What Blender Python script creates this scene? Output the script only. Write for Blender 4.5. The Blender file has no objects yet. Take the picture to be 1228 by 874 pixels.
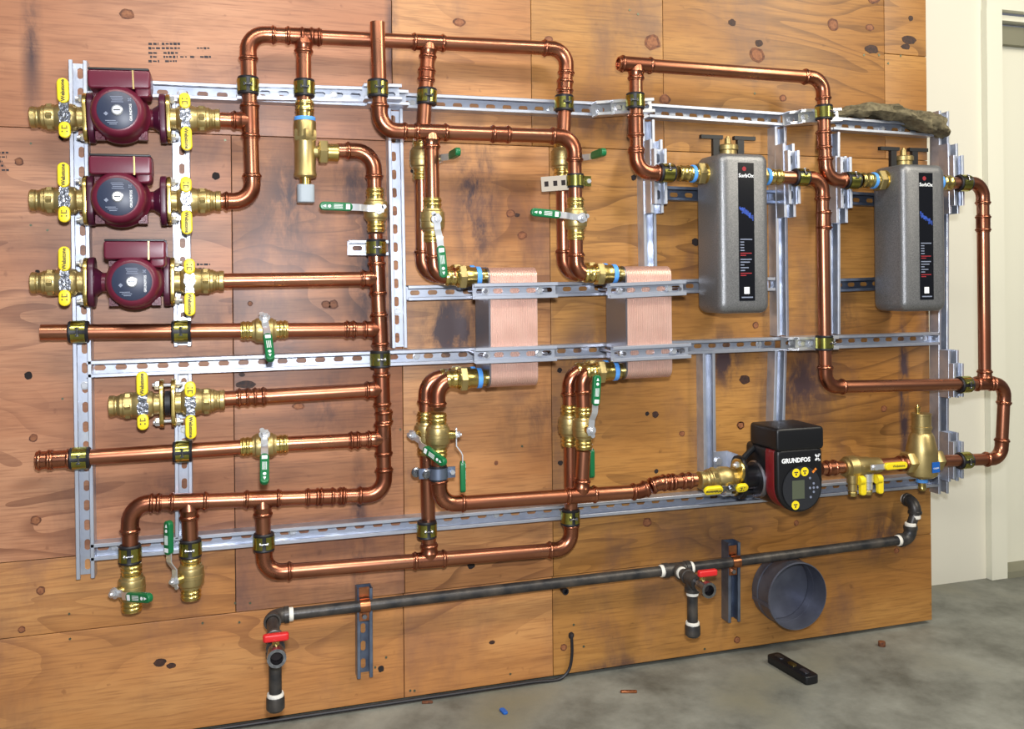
import bpy, bmesh, math, random
from mathutils import Vector, Matrix
random.seed(7)
SC = bpy.context.scene
COL = SC.collection
# ------------------------------------------------------------------ camera, world, lights, exposure
F, CX, CY, D = 1080.0, 614.0, 337.0, 2.43        # focal length and principal point in pixels of 1228x874; distance to the board
TH, RHO = math.radians(17.2), 0.0100
_r = Vector((math.cos(TH), -math.sin(TH), 0)); _z = Vector((0, 0, 1))
FW = Vector((math.sin(TH), math.cos(TH), 0))
RT = _r * math.cos(RHO) - _z * math.sin(RHO)
UP = _z * math.cos(RHO) + _r * math.sin(RHO)
def ray(px, py): return FW + RT * ((px - CX) / F) + UP * ((CY - py) / F)
_q = ray(500, 840)
ZC = -D / _q.y * _q.z                             # camera height: the board's foot stands on the floor
CAM = Vector((0, -D, ZC))
def P(px, py, d=0.0):
    """a point seen at a picture position, d metres in front of the board"""
    q = ray(px, py); return CAM + q * ((D - d) / q.y)
def PF(px, py, h=0.0):
    q = ray(px, py); return CAM + q * ((h - ZC) / q.z)
cam = bpy.data.cameras.new('camera'); co = bpy.data.objects.new('camera', cam); COL.objects.link(co)
cam.sensor_width = 36; cam.lens = 36 * F / 1228; cam.shift_y = -(437 - CY) / 1228; cam.clip_start = 0.05
co.matrix_world = Matrix(((RT.x, UP.x, -FW.x, CAM.x), (RT.y, UP.y, -FW.y, CAM.y), (RT.z, UP.z, -FW.z, CAM.z), (0, 0, 0, 1)))
SC.camera = co
w = bpy.data.worlds.new('garage_air'); SC.world = w; w.use_nodes = True
w.node_tree.nodes['Background'].inputs[0].default_value = (0.82, 0.88, 1.0, 1); w.node_tree.nodes['Background'].inputs[1].default_value = 0.18
def area(name, loc, target, sx, sy, power, col):
    l = bpy.data.lights.new(name, 'AREA'); l.shape = 'RECTANGLE'; l.size = sx; l.size_y = sy; l.energy = power; l.color = col
    o = bpy.data.objects.new(name, l); COL.objects.link(o); o.location = loc
    o.rotation_euler = (Vector(target) - Vector(loc)).to_track_quat('-Z', 'Y').to_euler(); return o
area('camera_flash', (0.03, -D - 0.02, ZC + 0.16), (0.75, 0, 0.95), 0.10, 0.07, 52, (0.92, 0.95, 1.0))
area('ceiling_tube_light', (0.4, -1.7, 2.75), (0.5, -0.5, 0.3), 2.6, 0.22, 50, (1.0, 0.95, 0.86))
area('ceiling_tube_light', (2.9, -2.0, 2.75), (2.3, -0.3, 0.6), 0.22, 2.2, 62, (1.0, 0.92, 0.76))
SC.view_settings.view_transform = 'Standard'; SC.view_settings.look = 'None'
SC.view_settings.exposure = 0.0; SC.view_settings.gamma = 1.0
# ------------------------------------------------------------------ materials
def srgb(r, g, b):
    f = lambda c: (c / 255 / 12.92) if c / 255 <= 0.04045 else ((c / 255 + 0.055) / 1.055) ** 2.4
    return (f(r), f(g), f(b), 1)
def mat(name, col, rough=0.5, metal=0.0, var=0.0, vscale=8.0, col2=None, bump=0.0, bscale=60.0, rvar=0.0, stretch=None, spec=0.5):
    m = bpy.data.materials.new(name); m.use_nodes = True; nt = m.node_tree; b = nt.nodes['Principled BSDF']
    b.inputs['Base Color'].default_value = col; b.inputs['Roughness'].default_value = rough; b.inputs['Metallic'].default_value = metal
    b.inputs['Specular IOR Level'].default_value = spec
    if var or bump or rvar:
        tc = nt.nodes.new('ShaderNodeTexCoord'); vec = tc.outputs['Object']
        if stretch:
            mp = nt.nodes.new('ShaderNodeMapping'); mp.inputs['Scale'].default_value = stretch; nt.links.new(vec, mp.inputs[0]); vec = mp.outputs[0]
        if var or rvar:
            n = nt.nodes.new('ShaderNodeTexNoise'); n.inputs['Scale'].default_value = vscale; n.inputs['Detail'].default_value = 6; nt.links.new(vec, n.inputs['Vector'])
            mr = nt.nodes.new('ShaderNodeMapRange'); mr.inputs[1].default_value = 0.35; mr.inputs[2].default_value = 0.68; nt.links.new(n.outputs['Fac'], mr.inputs[0])
            if var:
                mx = nt.nodes.new('ShaderNodeMix'); mx.data_type = 'RGBA'; mx.inputs[6].default_value = col; mx.inputs[7].default_value = col2 or tuple(c * 0.5 for c in col[:3]) + (1,)
                mu = nt.nodes.new('ShaderNodeMath'); mu.operation = 'MULTIPLY'; mu.inputs[1].default_value = var
                nt.links.new(mr.outputs[0], mu.inputs[0]); nt.links.new(mu.outputs[0], mx.inputs[0]); nt.links.new(mx.outputs[2], b.inputs['Base Color'])
            if rvar:
                r2 = nt.nodes.new('ShaderNodeMapRange'); r2.inputs[3].default_value = rough; r2.inputs[4].default_value = rough + rvar
                nt.links.new(mr.outputs[0], r2.inputs[0]); nt.links.new(r2.outputs[0], b.inputs['Roughness'])
        if bump:
            n2 = nt.nodes.new('ShaderNodeTexNoise'); n2.inputs['Scale'].default_value = bscale; n2.inputs['Detail'].default_value = 3; nt.links.new(vec, n2.inputs['Vector'])
            bp = nt.nodes.new('ShaderNodeBump'); bp.inputs['Strength'].default_value = bump; bp.inputs['Distance'].default_value = 0.002
            nt.links.new(n2.outputs['Fac'], bp.inputs['Height']); nt.links.new(bp.outputs[0], b.inputs['Normal'])
    return m
M = {}
M['copper'] = mat('copper', srgb(196, 134, 104), 0.25, 1.0, 0.85, 6, srgb(150, 92, 68), rvar=0.14)
M['copper_fit'] = mat('copper_fitting', srgb(184, 120, 92), 0.23, 1.0, 0.85, 14, srgb(128, 74, 54), rvar=0.14)
M['copper_plate'] = mat('brazed_copper_plate', srgb(226, 192, 178), 0.42, 0.7, 0.4, 20, srgb(206, 164, 148))
M['steel_plate'] = mat('stainless_plate', srgb(150, 150, 158), 0.35, 1.0)
M['brass'] = mat('brass', srgb(222, 198, 122), 0.22, 1.0, 0.5, 20, srgb(170, 142, 72), rvar=0.12)
M['brass_dull'] = mat('cast_brass', srgb(198, 178, 122), 0.40, 0.9, 0.6, 16, srgb(152, 130, 82), bump=0.12, bscale=300)
M['galv'] = mat('galvanized_steel', srgb(206, 211, 222), 0.34, 0.78, 0.6, 24, srgb(160, 169, 188), rvar=0.12)
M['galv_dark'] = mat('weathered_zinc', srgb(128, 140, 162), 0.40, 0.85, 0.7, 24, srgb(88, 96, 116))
M['chrome'] = mat('bright_zinc', srgb(222, 224, 228), 0.30, 0.75)
M['zinc_yellow'] = mat('yellow_zinc', srgb(190, 184, 96), 0.22, 1.0, 0.5, 40, srgb(120, 122, 60))
M['rubber'] = mat('black_rubber', srgb(24, 24, 30), 0.5)
M['burgundy'] = mat('burgundy_paint', srgb(104, 28, 50), 0.34, 0.0, 0.5, 10, srgb(80, 20, 40), bump=0.05, bscale=400)
M['burgundy_dark'] = mat('dark_burgundy_paint', srgb(76, 22, 48), 0.36, 0.0, 0.4, 10, srgb(58, 16, 38))
M['black'] = mat('black_plastic', srgb(13, 14, 18), 0.40)
M['black_gloss'] = mat('black_gloss', srgb(14, 15, 20), 0.18)
M['red_band'] = mat('dark_red_plastic', srgb(122, 26, 32), 0.4)
M['plate_blue'] = mat('dark_nameplate', srgb(44, 52, 74), 0.40)
M['white'] = mat('white_print', srgb(238, 240, 242), 0.6)
M['grey_print'] = mat('grey_print', srgb(122, 130, 150), 0.6)
M['red_print'] = mat('red_print', srgb(150, 30, 40), 0.6)
M['blue_print'] = mat('blue_print', srgb(40, 84, 190), 0.5, 0, 0.9, 120, srgb(12, 16, 50))
M['yellow'] = mat('yellow_vinyl', srgb(238, 212, 34), 0.38)
M['green'] = mat('green_vinyl', srgb(14, 104, 58), 0.34)
M['blue_ring'] = mat('blue_ring', srgb(84, 156, 236), 0.5)
M['blue_label'] = mat('blue_label', srgb(24, 92, 178), 0.5)
M['grey_cap'] = mat('grey_plastic', srgb(156, 166, 174), 0.5)
M['hammered'] = mat('hammered_grey', srgb(142, 142, 142), 0.36, 0.6, 0.8, 420, srgb(96, 98, 102), bump=0.35, bscale=380)
M['iron'] = mat('black_iron', srgb(40, 41, 44), 0.40, 0.3, 0.9, 24, srgb(84, 78, 72), bump=0.2, bscale=160)
M['ptfe'] = mat('white_tape', srgb(228, 224, 214), 0.7)
M['red'] = mat('red_handle', srgb(206, 36, 38), 0.4)
M['strap_copper'] = mat('copper_strap', srgb(196, 128, 88), 0.32, 1.0, 0.6, 40, srgb(120, 76, 52))
M['duct'] = mat('duct_steel', srgb(112, 116, 130), 0.42, 0.6, 0.8, 12, srgb(84, 86, 100), bump=0.1, bscale=40)
M['wire'] = mat('black_wire', srgb(26, 24, 30), 0.5)
M['rag'] = mat('grey_rag', srgb(128, 118, 90), 0.95, 0, 0.9, 60, srgb(78, 70, 52), bump=1.0, bscale=160)
M['ink'] = mat('black_ink', srgb(46, 42, 48), 0.7)
M['hole'] = mat('drilled_hole', srgb(34, 26, 26), 0.9)
M['disc_face'] = mat('display_face', srgb(40, 42, 47), 0.25)
M['handle_steel'] = mat('handle_steel', srgb(168, 170, 176), 0.24, 1.0, 0.6, 90, srgb(96, 98, 106), bump=0.7, bscale=120)
M['bracket_zinc'] = mat('bracket_zinc', srgb(150, 140, 126), 0.55, 0.4)
M['knot_core'] = mat('knot_core', srgb(150, 96, 60), 0.6, 0, 1.0, 120, srgb(120, 70, 42))
M['knot'] = mat('knot_wood', srgb(128, 76, 44), 0.6, 0, 1.0, 90, srgb(72, 38, 24))
M['knot_dark'] = mat('dark_knot', srgb(70, 40, 26), 0.6, 0, 1.0, 120, srgb(34, 20, 18))
M['nail'] = mat('screw_head', srgb(110, 112, 92), 0.4, 0.8)
M['screen'] = mat('lcd_screen', srgb(82, 88, 72), 0.25)
M['orange'] = mat('orange_mark', srgb(226, 130, 40), 0.5)
M['wall_paint'] = mat('cream_wall_paint', srgb(226, 222, 206), 0.6, 0, 0.25, 2.5, srgb(216, 212, 198), bump=0.05, bscale=200)
M['door_paint'] = mat('cream_door_paint', srgb(232, 230, 212), 0.5)
M['seal'] = mat('door_seal', srgb(134, 132, 112), 0.6)
M['dark_wood'] = mat('board_back', srgb(58, 40, 30), 0.9)
STAINS_AND_SHADE = ((345,240,55,100,.75),(440,330,30,130,.9),(425,220,40,80,.7),(572,240,34,110,1.1),(540,395,50,60,1.2),(430,640,12,110,1.0),(700,425,40,50,.7),(868,432,40,50,.9),(960,460,75,75,.8),(1084,470,9,110,1.3),(640,500,60,60,.45),(395,480,60,60,.5),(245,390,70,50,.35),(205,600,60,45,.45),(730,150,120,22,.5),(1000,380,45,60,.6),(740,800,60,16,.6),(1060,640,60,40,.6),(38,60,14,110,.7),(470,50,10,90,.8))  # old strut marks and stains, with shade near the top rail painted in
def wood(name, light, mid, dark, seed, grime=0.75, ring=11.0, rough=0.44):
    m = bpy.data.materials.new(name); m.use_nodes = True; nt = m.node_tree; N = nt.nodes; L = nt.links; b = N['Principled BSDF']
    tc = N.new('ShaderNodeTexCoord')
    def noise(scale, sc, det, loc=0.0, dist=0.0, rg=0.5):
        mp = N.new('ShaderNodeMapping'); mp.inputs['Scale'].default_value = sc; mp.inputs['Location'].default_value = (seed*3.1+loc, loc, seed*1.7-loc); L.new(tc.outputs['Object'], mp.inputs[0])
        n = N.new('ShaderNodeTexNoise'); n.inputs['Scale'].default_value = scale; n.inputs['Detail'].default_value = det; n.inputs['Distortion'].default_value = dist; n.inputs['Roughness'].default_value = rg; L.new(mp.outputs[0], n.inputs['Vector']); return n.outputs['Fac']
    def rng(x, a, c, lo, hi):
        k = N.new('ShaderNodeMapRange'); k.interpolation_type = 'SMOOTHSTEP'
        for q, val in zip((1, 2, 3, 4), (a, c, lo, hi)): k.inputs[q].default_value = val
        L.new(x, k.inputs[0]); return k.outputs[0]
    def math_(op, x, y):
        k = N.new('ShaderNodeMath'); k.operation = op
        for q, val in ((0, x), (1, y)):
            if isinstance(val, (int, float)): k.inputs[q].default_value = val
            else: L.new(val, k.inputs[q])
        return k.outputs[0]
    def mix(f, c1, c2):
        k = N.new('ShaderNodeMix'); k.data_type = 'RGBA'; L.new(f, k.inputs[0])
        for q, val in ((6, c1), (7, c2)):
            if isinstance(val, tuple): k.inputs[q].default_value = val
            else: L.new(val, k.inputs[q])
        return k.outputs[2]
    base = mix(rng(noise(2.2, (0.8, 1, 2.0), 4, 0.3), 0.30, 0.66, 0, 1), light, mid)
    rings = math_('FRACT', math_('MULTIPLY', noise(1.6, (0.7, 1, 2.6), 2.0, 1.1, 0.6), ring), 0.0)
    rl = math_('MULTIPLY', rng(rings, 0.55, 0.98, 0, 1), rng(noise(1.3, (1, 1, 1.6), 2, 2.7), 0.42, 0.66, 0.05, 0.65))
    c = mix(rl, base, dark)
    c = mix(rng(noise(3.0, (4.0, 1, 70), 5, 0.9), 0.42, 0.78, 0, 0.5), c, dark)
    c = mix(rng(noise(14, (0.6, 1, 5.0), 5, 4.4), 0.48, 0.72, 0, 0.4), c, mid)
    c = mix(rng(noise(5.0, (0.5, 1, 3.0), 5, 6.4, 0.4, 0.6), 0.52, 0.74, 0, 0.45), c, dark)
    gr = tuple(a*0.55 + q*0.45 for a, q in zip(dark[:3], srgb(96, 78, 84)[:3])) + (1,)
    c = mix(rng(noise(2.4, (1.6, 1, 0.8), 6, 5.2, 0.2, 0.62), 0.50, 0.74, 0, grime), c, gr)
    st = None
    for px, py, rx, ry, k_ in STAINS_AND_SHADE:
        p = P(px, py); s = 0.00225*(4100-280)/(4100-px); mp = N.new('ShaderNodeMapping'); mp.inputs['Scale'].default_value = (1/(rx*s), 0, 1/(ry*s)); mp.inputs['Location'].default_value = (-p.x/(rx*s), 0, -p.z/(ry*s)); L.new(tc.outputs['Object'], mp.inputs[0])
        g = N.new('ShaderNodeTexGradient'); g.gradient_type = 'SPHERICAL'; L.new(mp.outputs[0], g.inputs[0]); v = math_('MULTIPLY', g.outputs['Fac'], k_)
        st = v if st is None else math_('MAXIMUM', st, v)
    stn = math_('MULTIPLY', st, rng(noise(9.0, (2.2, 1, 0.9), 5, 3.3, 0.3, 0.65), 0.34, 0.60, 0.15, 1.5)); cl = N.new('ShaderNodeClamp'); L.new(stn, cl.inputs[0])
    c = mix(cl.outputs[0], c, srgb(70, 52, 54))
    c = mix(rng(noise(30, (1, 1, 1), 3, 7.0), 0.66, 0.76, 0, 0.5), c, dark)
    L.new(c, b.inputs['Base Color']); b.inputs['Roughness'].default_value = rough
    bp = N.new('ShaderNodeBump'); bp.inputs['Strength'].default_value = 0.10; bp.inputs['Distance'].default_value = 0.001; L.new(noise(3.0, (4.0, 1, 70), 5, 0.9), bp.inputs['Height']); L.new(bp.outputs[0], b.inputs['Normal'])
    return m
def concrete():
    m = bpy.data.materials.new('concrete_floor'); m.use_nodes = True; nt = m.node_tree; N = nt.nodes; L = nt.links; b = N['Principled BSDF']
    tc = N.new('ShaderNodeTexCoord')
    n = N.new('ShaderNodeTexNoise'); n.inputs['Scale'].default_value = 4.2; n.inputs['Detail'].default_value = 9; n.inputs['Roughness'].default_value = 0.65; L.new(tc.outputs['Object'], n.inputs['Vector'])
    r = N.new('ShaderNodeValToRGB'); e = r.color_ramp.elements; e[0].position = 0.3; e[0].color = srgb(84, 84, 76); e[1].position = 0.72; e[1].color = srgb(152, 153, 143); L.new(n.outputs['Fac'], r.inputs[0])
    n2 = N.new('ShaderNodeTexNoise'); n2.inputs['Scale'].default_value = 120; n2.inputs['Detail'].default_value = 4; L.new(tc.outputs['Object'], n2.inputs['Vector'])
    n3 = N.new('ShaderNodeTexNoise'); n3.inputs['Scale'].default_value = 2.1; n3.inputs['Detail'].default_value = 6; L.new(tc.outputs['Object'], n3.inputs['Vector'])
    k = N.new('ShaderNodeMapRange'); k.inputs[1].default_value = 0.56; k.inputs[2].default_value = 0.72; k.inputs[4].default_value = 0.6; L.new(n3.outputs['Fac'], k.inputs[0])
    mx = N.new('ShaderNodeMix'); mx.data_type = 'RGBA'; mx.inputs[7].default_value = srgb(104, 96, 66); L.new(k.outputs[0], mx.inputs[0]); L.new(r.outputs[0], mx.inputs[6]); L.new(mx.outputs[2], b.inputs['Base Color'])
    b.inputs['Roughness'].default_value = 0.55
    bp = N.new('ShaderNodeBump'); bp.inputs['Strength'].default_value = 0.25; bp.inputs['Distance'].default_value = 0.002; L.new(n2.outputs['Fac'], bp.inputs['Height']); L.new(bp.outputs[0], b.inputs['Normal'])
    return m
M['concrete'] = concrete()
# ------------------------------------------------------------------ mesh building
OUT = Vector((0, -1, 0))
def V(*a): return Vector(a)
def perp(ax):
    a = Vector((0, 0, 1)) if abs(ax.z) < 0.9 else Vector((1, 0, 0))
    u = ax.cross(a).normalized(); return u, ax.cross(u).normalized()
def rrect(wd, ht, r, n=5):
    """rounded rectangle outline"""
    r = max(min(r, wd / 2 - 1e-5, ht / 2 - 1e-5), 1e-5); p = []
    for cx, cy, a0 in ((wd/2-r, ht/2-r, 0), (-wd/2+r, ht/2-r, 90), (-wd/2+r, -ht/2+r, 180), (wd/2-r, -ht/2+r, 270)):
        for i in range(n + 1):
            a = math.radians(a0 + 90 * i / n); p.append((cx + r * math.cos(a), cy + r * math.sin(a)))
    return p
class MB:
    def __init__(s): s.v = []; s.f = []
    def add(s, v, f):
        o = len(s.v); s.v += [tuple(x) for x in v]; s.f += [tuple(i + o for i in q) for q in f]; return s
    def box(s, c, sz, ax=None):
        c = Vector(c); ax = ax or (V(1,0,0), V(0,1,0), V(0,0,1)); v = []
        for i in (-.5, .5):
            for j in (-.5, .5):
                for k in (-.5, .5): v.append(c + ax[0]*sz[0]*i + ax[1]*sz[1]*j + ax[2]*sz[2]*k)
        return s.add(v, [(0,1,3,2),(4,6,7,5),(0,4,5,1),(2,3,7,6),(0,2,6,4),(1,5,7,3)])
    def rings(s, rings, caps=True):
        n = len(rings[0]); v = [p for r in rings for p in r]; f = []
        for i in range(len(rings) - 1):
            for j in range(n): f.append((i*n+j, i*n+(j+1)%n, (i+1)*n+(j+1)%n, (i+1)*n+j))
        if caps: f.append(tuple(range(n-1, -1, -1))); f.append(tuple(range((len(rings)-1)*n, len(rings)*n)))
        return s.add(v, f)
    def lathe(s, o, ax, prof, n=20, caps=True, phase=0.0, sq=None):
        o = Vector(o); ax = Vector(ax).normalized(); u, w_ = perp(ax); R = []
        for t, r in prof:
            r = max(r, 1e-4)
            R.append([o + ax*t + (u*math.cos(phase+2*math.pi*k/n) + w_*math.sin(phase+2*math.pi*k/n))*r for k in range(n)])
        return s.rings(R, caps)
    def hexa(s, o, ax, t0, t1, r): 
        c = (t1-t0)*0.12
        return s.lathe(o, ax, [(t0, r*.93), (t0+c, r), (t1-c, r), (t1, r*.93)], 6)
    def sweep(s, pts, rad, n=16, caps=True):
        pts = [Vector(p) for p in pts]; rad = rad if isinstance(rad, (list, tuple)) else [rad]*len(pts); R = []
        d = (pts[1]-pts[0]).normalized(); u, w_ = perp(d)
        for i, p in enumerate(pts):
            a = pts[min(i+1, len(pts)-1)] - pts[max(i-1, 0)]
            if a.length > 1e-9: d = a.normalized()
            u = (u - d*u.dot(d)).normalized(); w_ = d.cross(u)
            R.append([p + (u*math.cos(2*math.pi*k/n) + w_*math.sin(2*math.pi*k/n))*rad[i] for k in range(n)])
        return s.rings(R, caps)
    def prism(s, outl, fr, y0, y1, ch=0.0):
        """outline (x,z) in frame fr=(origin, X, Y, Z), extruded along Y; ch = list of insets handled by callable outl(inset)"""
        o, X, Y, Z = fr
        if callable(outl):
            L = [(y0 + ch*(1-math.cos(a)), ch*(1-math.sin(a))) for a in [math.pi/2*i/4 for i in range(5)]]
            L += [(y1 - ch*(1-math.cos(a)), ch*(1-math.sin(a))) for a in [math.pi/2*(4-i)/4 for i in range(5)]]
            R = [[o + X*p[0] + Z*p[1] + Y*y for p in outl(ins)] for y, ins in L]
        else:
            R = [[o + X*p[0] + Z*p[1] + Y*y for p in outl] for y in (y0, y1)]
        return s.rings(R)
    def mesh(s, name):
        me = bpy.data.meshes.new(name); me.from_pydata(s.v, [], s.f)
        bm = bmesh.new(); bm.from_mesh(me); bmesh.ops.recalc_face_normals(bm, faces=bm.faces); bm.to_mesh(me); bm.free()
        for p in me.polygons: p.use_smooth = True
        me.set_sharp_from_angle(angle=math.radians(32)); me.update(); return me
I3 = (V(0,0,0), V(1,0,0), V(0,1,0), V(0,0,1))
def frame(p, X, Y=OUT):
    X = Vector(X).normalized(); Y = Vector(Y); Y = (Y - X*Y.dot(X)).normalized(); Z = X.cross(Y)
    return Matrix(((X.x,Y.x,Z.x,p[0]),(X.y,Y.y,Z.y,p[1]),(X.z,Y.z,Z.z,p[2]),(0,0,0,1)))
def link(name, data, parent=None, ml=None):
    o = bpy.data.objects.new(name, data); COL.objects.link(o)
    if parent is not None: o.parent = parent
    if ml is not None: o.matrix_local = ml
    return o
def setmat(me, m):
    if not me.materials: me.materials.append(M[m] if isinstance(m, str) else m)
def tag(o, label, cat, group=None):
    o['label'] = label; o['category'] = cat
    if group: o['group'] = group
    return o
STUFF = ('printed_lines', 'symbols', 'picture', 'emblem', 'button', 'sticker_mark')
class Thing:
    """an Empty at the thing's base; parts are given in world space (world=True) or in the thing's own frame"""
    def __init__(s, name, label, cat, mw=None, loc=None, group=None, kind=None):
        s.o = link(name, None); s.o.empty_display_size = 0.05
        s.m = mw if mw is not None else Matrix.Translation(loc)
        s.o.matrix_world = s.m; s.inv = s.m.inverted()
        if kind: s.o['kind'] = kind
        else: tag(s.o, label, cat, group)
    def part(s, name, mb, m, parent=None, world=True, label=None):
        me = mb.mesh(name) if isinstance(mb, MB) else mb
        setmat(me, m)
        o = link(name, me, parent or s.o, (s.inv if (world and parent is None) else Matrix.Identity(4)))
        if label: o['label'] = label
        if name in STUFF: o['kind'] = 'stuff'
        return o
PROTO = {}
def inst(key, build, mw, name, label, cat, group=None, extra=None):
    """a copy of a prototype: build() returns [(part, mesh, material, subparts, label)]; meshes are shared between copies"""
    if key not in PROTO: PROTO[key] = build()
    t = Thing(name, label, cat, mw=mw, group=group)
    def put(spec, parent):
        nm, me, m = spec[:3]
        me = me.mesh(nm) if isinstance(me, MB) else me
        setmat(me, m); spec[1] = me
        o = link(nm, me, parent, spec[5] if len(spec) > 5 and spec[5] is not None else Matrix.Identity(4))
        if len(spec) > 4 and spec[4]: o['label'] = spec[4]
        if nm in STUFF: o['kind'] = 'stuff'
        for s2 in (spec[3] if len(spec) > 3 else []): put(s2, o)
        return o
    for sp in PROTO[key]: put(sp, t.o)
    if extra:
        for sp in extra: put(sp, t.o)
    return t
_txt = {}
def text_mesh(body, size, m, depth=0.0006, bold=0.0):
    """lettering as a mesh: reads along +X, up is +Z, faces -Y ... placed by lettering frames"""
    k = (body, size, m)
    if k in _txt: return _txt[k]
    c = bpy.data.curves.new('lettering', 'FONT'); c.body = body; c.size = size; c.extrude = depth / 2; c.align_x = 'CENTER'; c.align_y = 'CENTER'; c.resolution_u = 2; c.offset = bold
    o = bpy.data.objects.new('lettering', c); COL.objects.link(o)
    me = bpy.data.meshes.new_from_object(o.evaluated_get(bpy.context.evaluated_depsgraph_get()))
    bpy.data.objects.remove(o); bpy.data.curves.remove(c); me.name = 'lettering'; setmat(me, m); _txt[k] = me; return me
def text_local(p, right, up):
    R = Vector(right).normalized(); U = Vector(up).normalized(); N = R.cross(U)
    return Matrix(((R.x,U.x,N.x,p[0]),(R.y,U.y,N.y,p[1]),(R.z,U.z,N.z,p[2]),(0,0,0,1)))
# ------------------------------------------------------------------ large structure: floor, cream wall, door, plywood board
def struct(name, mb, m):
    me = mb.mesh(name); setmat(me, m); o = link(name, me); o['kind'] = 'structure'; return o
struct('floor', MB().box((1.5, -1.0, -0.05), (9, 6, 0.1)), 'concrete')
YB = 0.30                                         # the cream wall stands this far behind the board's face
def PB(px, py): return P(px, py, -YB)
xe, xj, xd = PB(1090, 400).x, PB(1181, 400).x, PB(1199, 400).x
struct('wall_back', MB().box(((-2.5+xj)/2, YB+0.06, 1.35), (xj+2.5, 0.12, 2.7)), 'wall_paint')
zt = PB(1199, 14).z
wr = MB(); wr.box(((xj+xj+3.4)/2, YB+0.06, (zt+0.05+2.7)/2), (3.4, 0.12, 2.7-zt-0.05)); wr.box((xd+2.4, YB+0.06, 1.35), (1.2, 0.12, 2.7)); struct('wall_right', wr, 'wall_paint')
t1 = MB(); t1.box(((xj+xd)/2, YB-0.008, zt/2+0.03), (xd-xj, 0.035, zt+0.06)); t1.box((xj+0.012, YB-0.004, zt/2), (0.03, 0.045, zt)); struct('trim_1', t1, 'door_paint')
t2 = MB(); t2.box(((xd+xd+1.8)/2, YB-0.008, zt+0.03), (1.8, 0.035, 0.06)); t2.box((xd+0.9, YB+0.03, zt-0.02), (1.8, 0.05, 0.02)); struct('trim_2', t2, 'door_paint')
dr = struct('door_1', MB().box((xd+0.9, YB+0.085, zt/2-0.02), (1.8, 0.04, zt-0.08)), 'door_paint')
def spart(name, mb, m, parent):
    me = mb.mesh(name); setmat(me, m); return link(name, me, parent)
spart('door_seal', MB().box((xd+0.9, YB+0.052, zt-0.075), (1.8, 0.03, 0.07)), 'seal', dr)
spart('door_threshold', MB().box((xd+0.9, YB+0.02, 0.012), (1.8, 0.10, 0.024)), 'seal', dr)
# plywood board: each sheet is a part, with a fine recessed joint round it
board = link('wall_front', None); board['kind'] = 'structure'
pl = Thing.__new__(Thing); pl.o = board; pl.inv = Matrix.Identity(4); pl.m = Matrix.Identity(4)
XL, XR, ZT_ = -1.3, P(1114.5, 400).x, 2.25
Z1 = (P(60, 156).z + P(275, 160).z)/2; Z2 = (P(160, 748).z + P(300, 733).z)/2; ZP = P(1085, 66).z; ZL = P(35, 672).z
xa = [XL, P(470, 60).x, P(637, 60).x, P(795, 40).x, P(1061, 95).x, XR]
xb = [XL, P(280, 450).x, P(484, 560).x, P(663, 620).x, XR]
xc = [XL, P(484.5, 790).x, P(663, 760).x, XR]
L1, M1, D1 = srgb(190,138,104), srgb(168,114,82), srgb(118,74,54)
L2, M2, D2 = srgb(192,140,90), srgb(168,114,68), srgb(108,68,42)
L3, M3, D3 = srgb(180,130,68), srgb(156,106,50), srgb(98,62,28)
WM = [wood('plywood_rosy', L1, M1, D1, 1.3), wood('plywood_tan', L2, M2, D2, 4.1, 0.8), wood('plywood_gold', L3, M3, D3, 7.7, 0.65), wood('plywood_amber', L3, M3, D3, 11.9, 0.5), wood('plywood_pale', srgb(200,146,90), srgb(184,126,72), srgb(128,80,46), 15.2, 0.55), wood('plywood_brown', srgb(184,130,92), srgb(158,106,74), srgb(104,68,50), 21.4, 0.85)]  # rosy left to golden right: cool flash and warm lamp tint put into the colours
sheets = []
def sheet(x0, x1, z0, z1, wm):
    g = 0.0009; c = 0.0012
    fr = (V((x0+x1)/2, 0, (z0+z1)/2), V(1,0,0), V(0,1,0), V(0,0,1)); wd, ht = x1-x0-2*g, z1-z0-2*g
    mb = MB().prism(lambda i: rrect(wd-2*i, ht-2*i, 0.0005, 1), fr, 0.0, 0.018, c)
    me = mb.mesh('plywood_sheet'); me.materials.append(WM[wm]); o = link('plywood_sheet', me, board); sheets.append((x0, x1, z0, z1, o))
for i in range(5):
    if i == 4: sheet(xa[4], xa[5], Z1, ZP, 2); sheet(xa[4], xa[5], ZP, ZT_, 3)
    else: sheet(xa[i], xa[i+1], Z1, ZT_, [0, 1, 2, 3][i])
sheet(XL, xb[1], ZL, Z1, 0); sheet(XL, xb[1], Z2, ZL, 4)
for i in range(1, 4): sheet(xb[i], xb[i+1], Z2, Z1, [0, 5, 1, 2][i])
for i in range(3): sheet(xc[i], xc[i+1], 0.012, Z2, [4, 4, 2][i])
spart('backing_board', MB().box(((XL+XR)/2, 0.030, 1.135), (XR-XL-0.006, 0.02, 2.22)), 'dark_wood', board)
def on_sheet(p):
    for x0, x1, z0, z1, o in sheets:
        if x0 <= p.x <= x1 and z0 <= p.z <= z1: return o
    return sheets[0][4]
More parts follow.
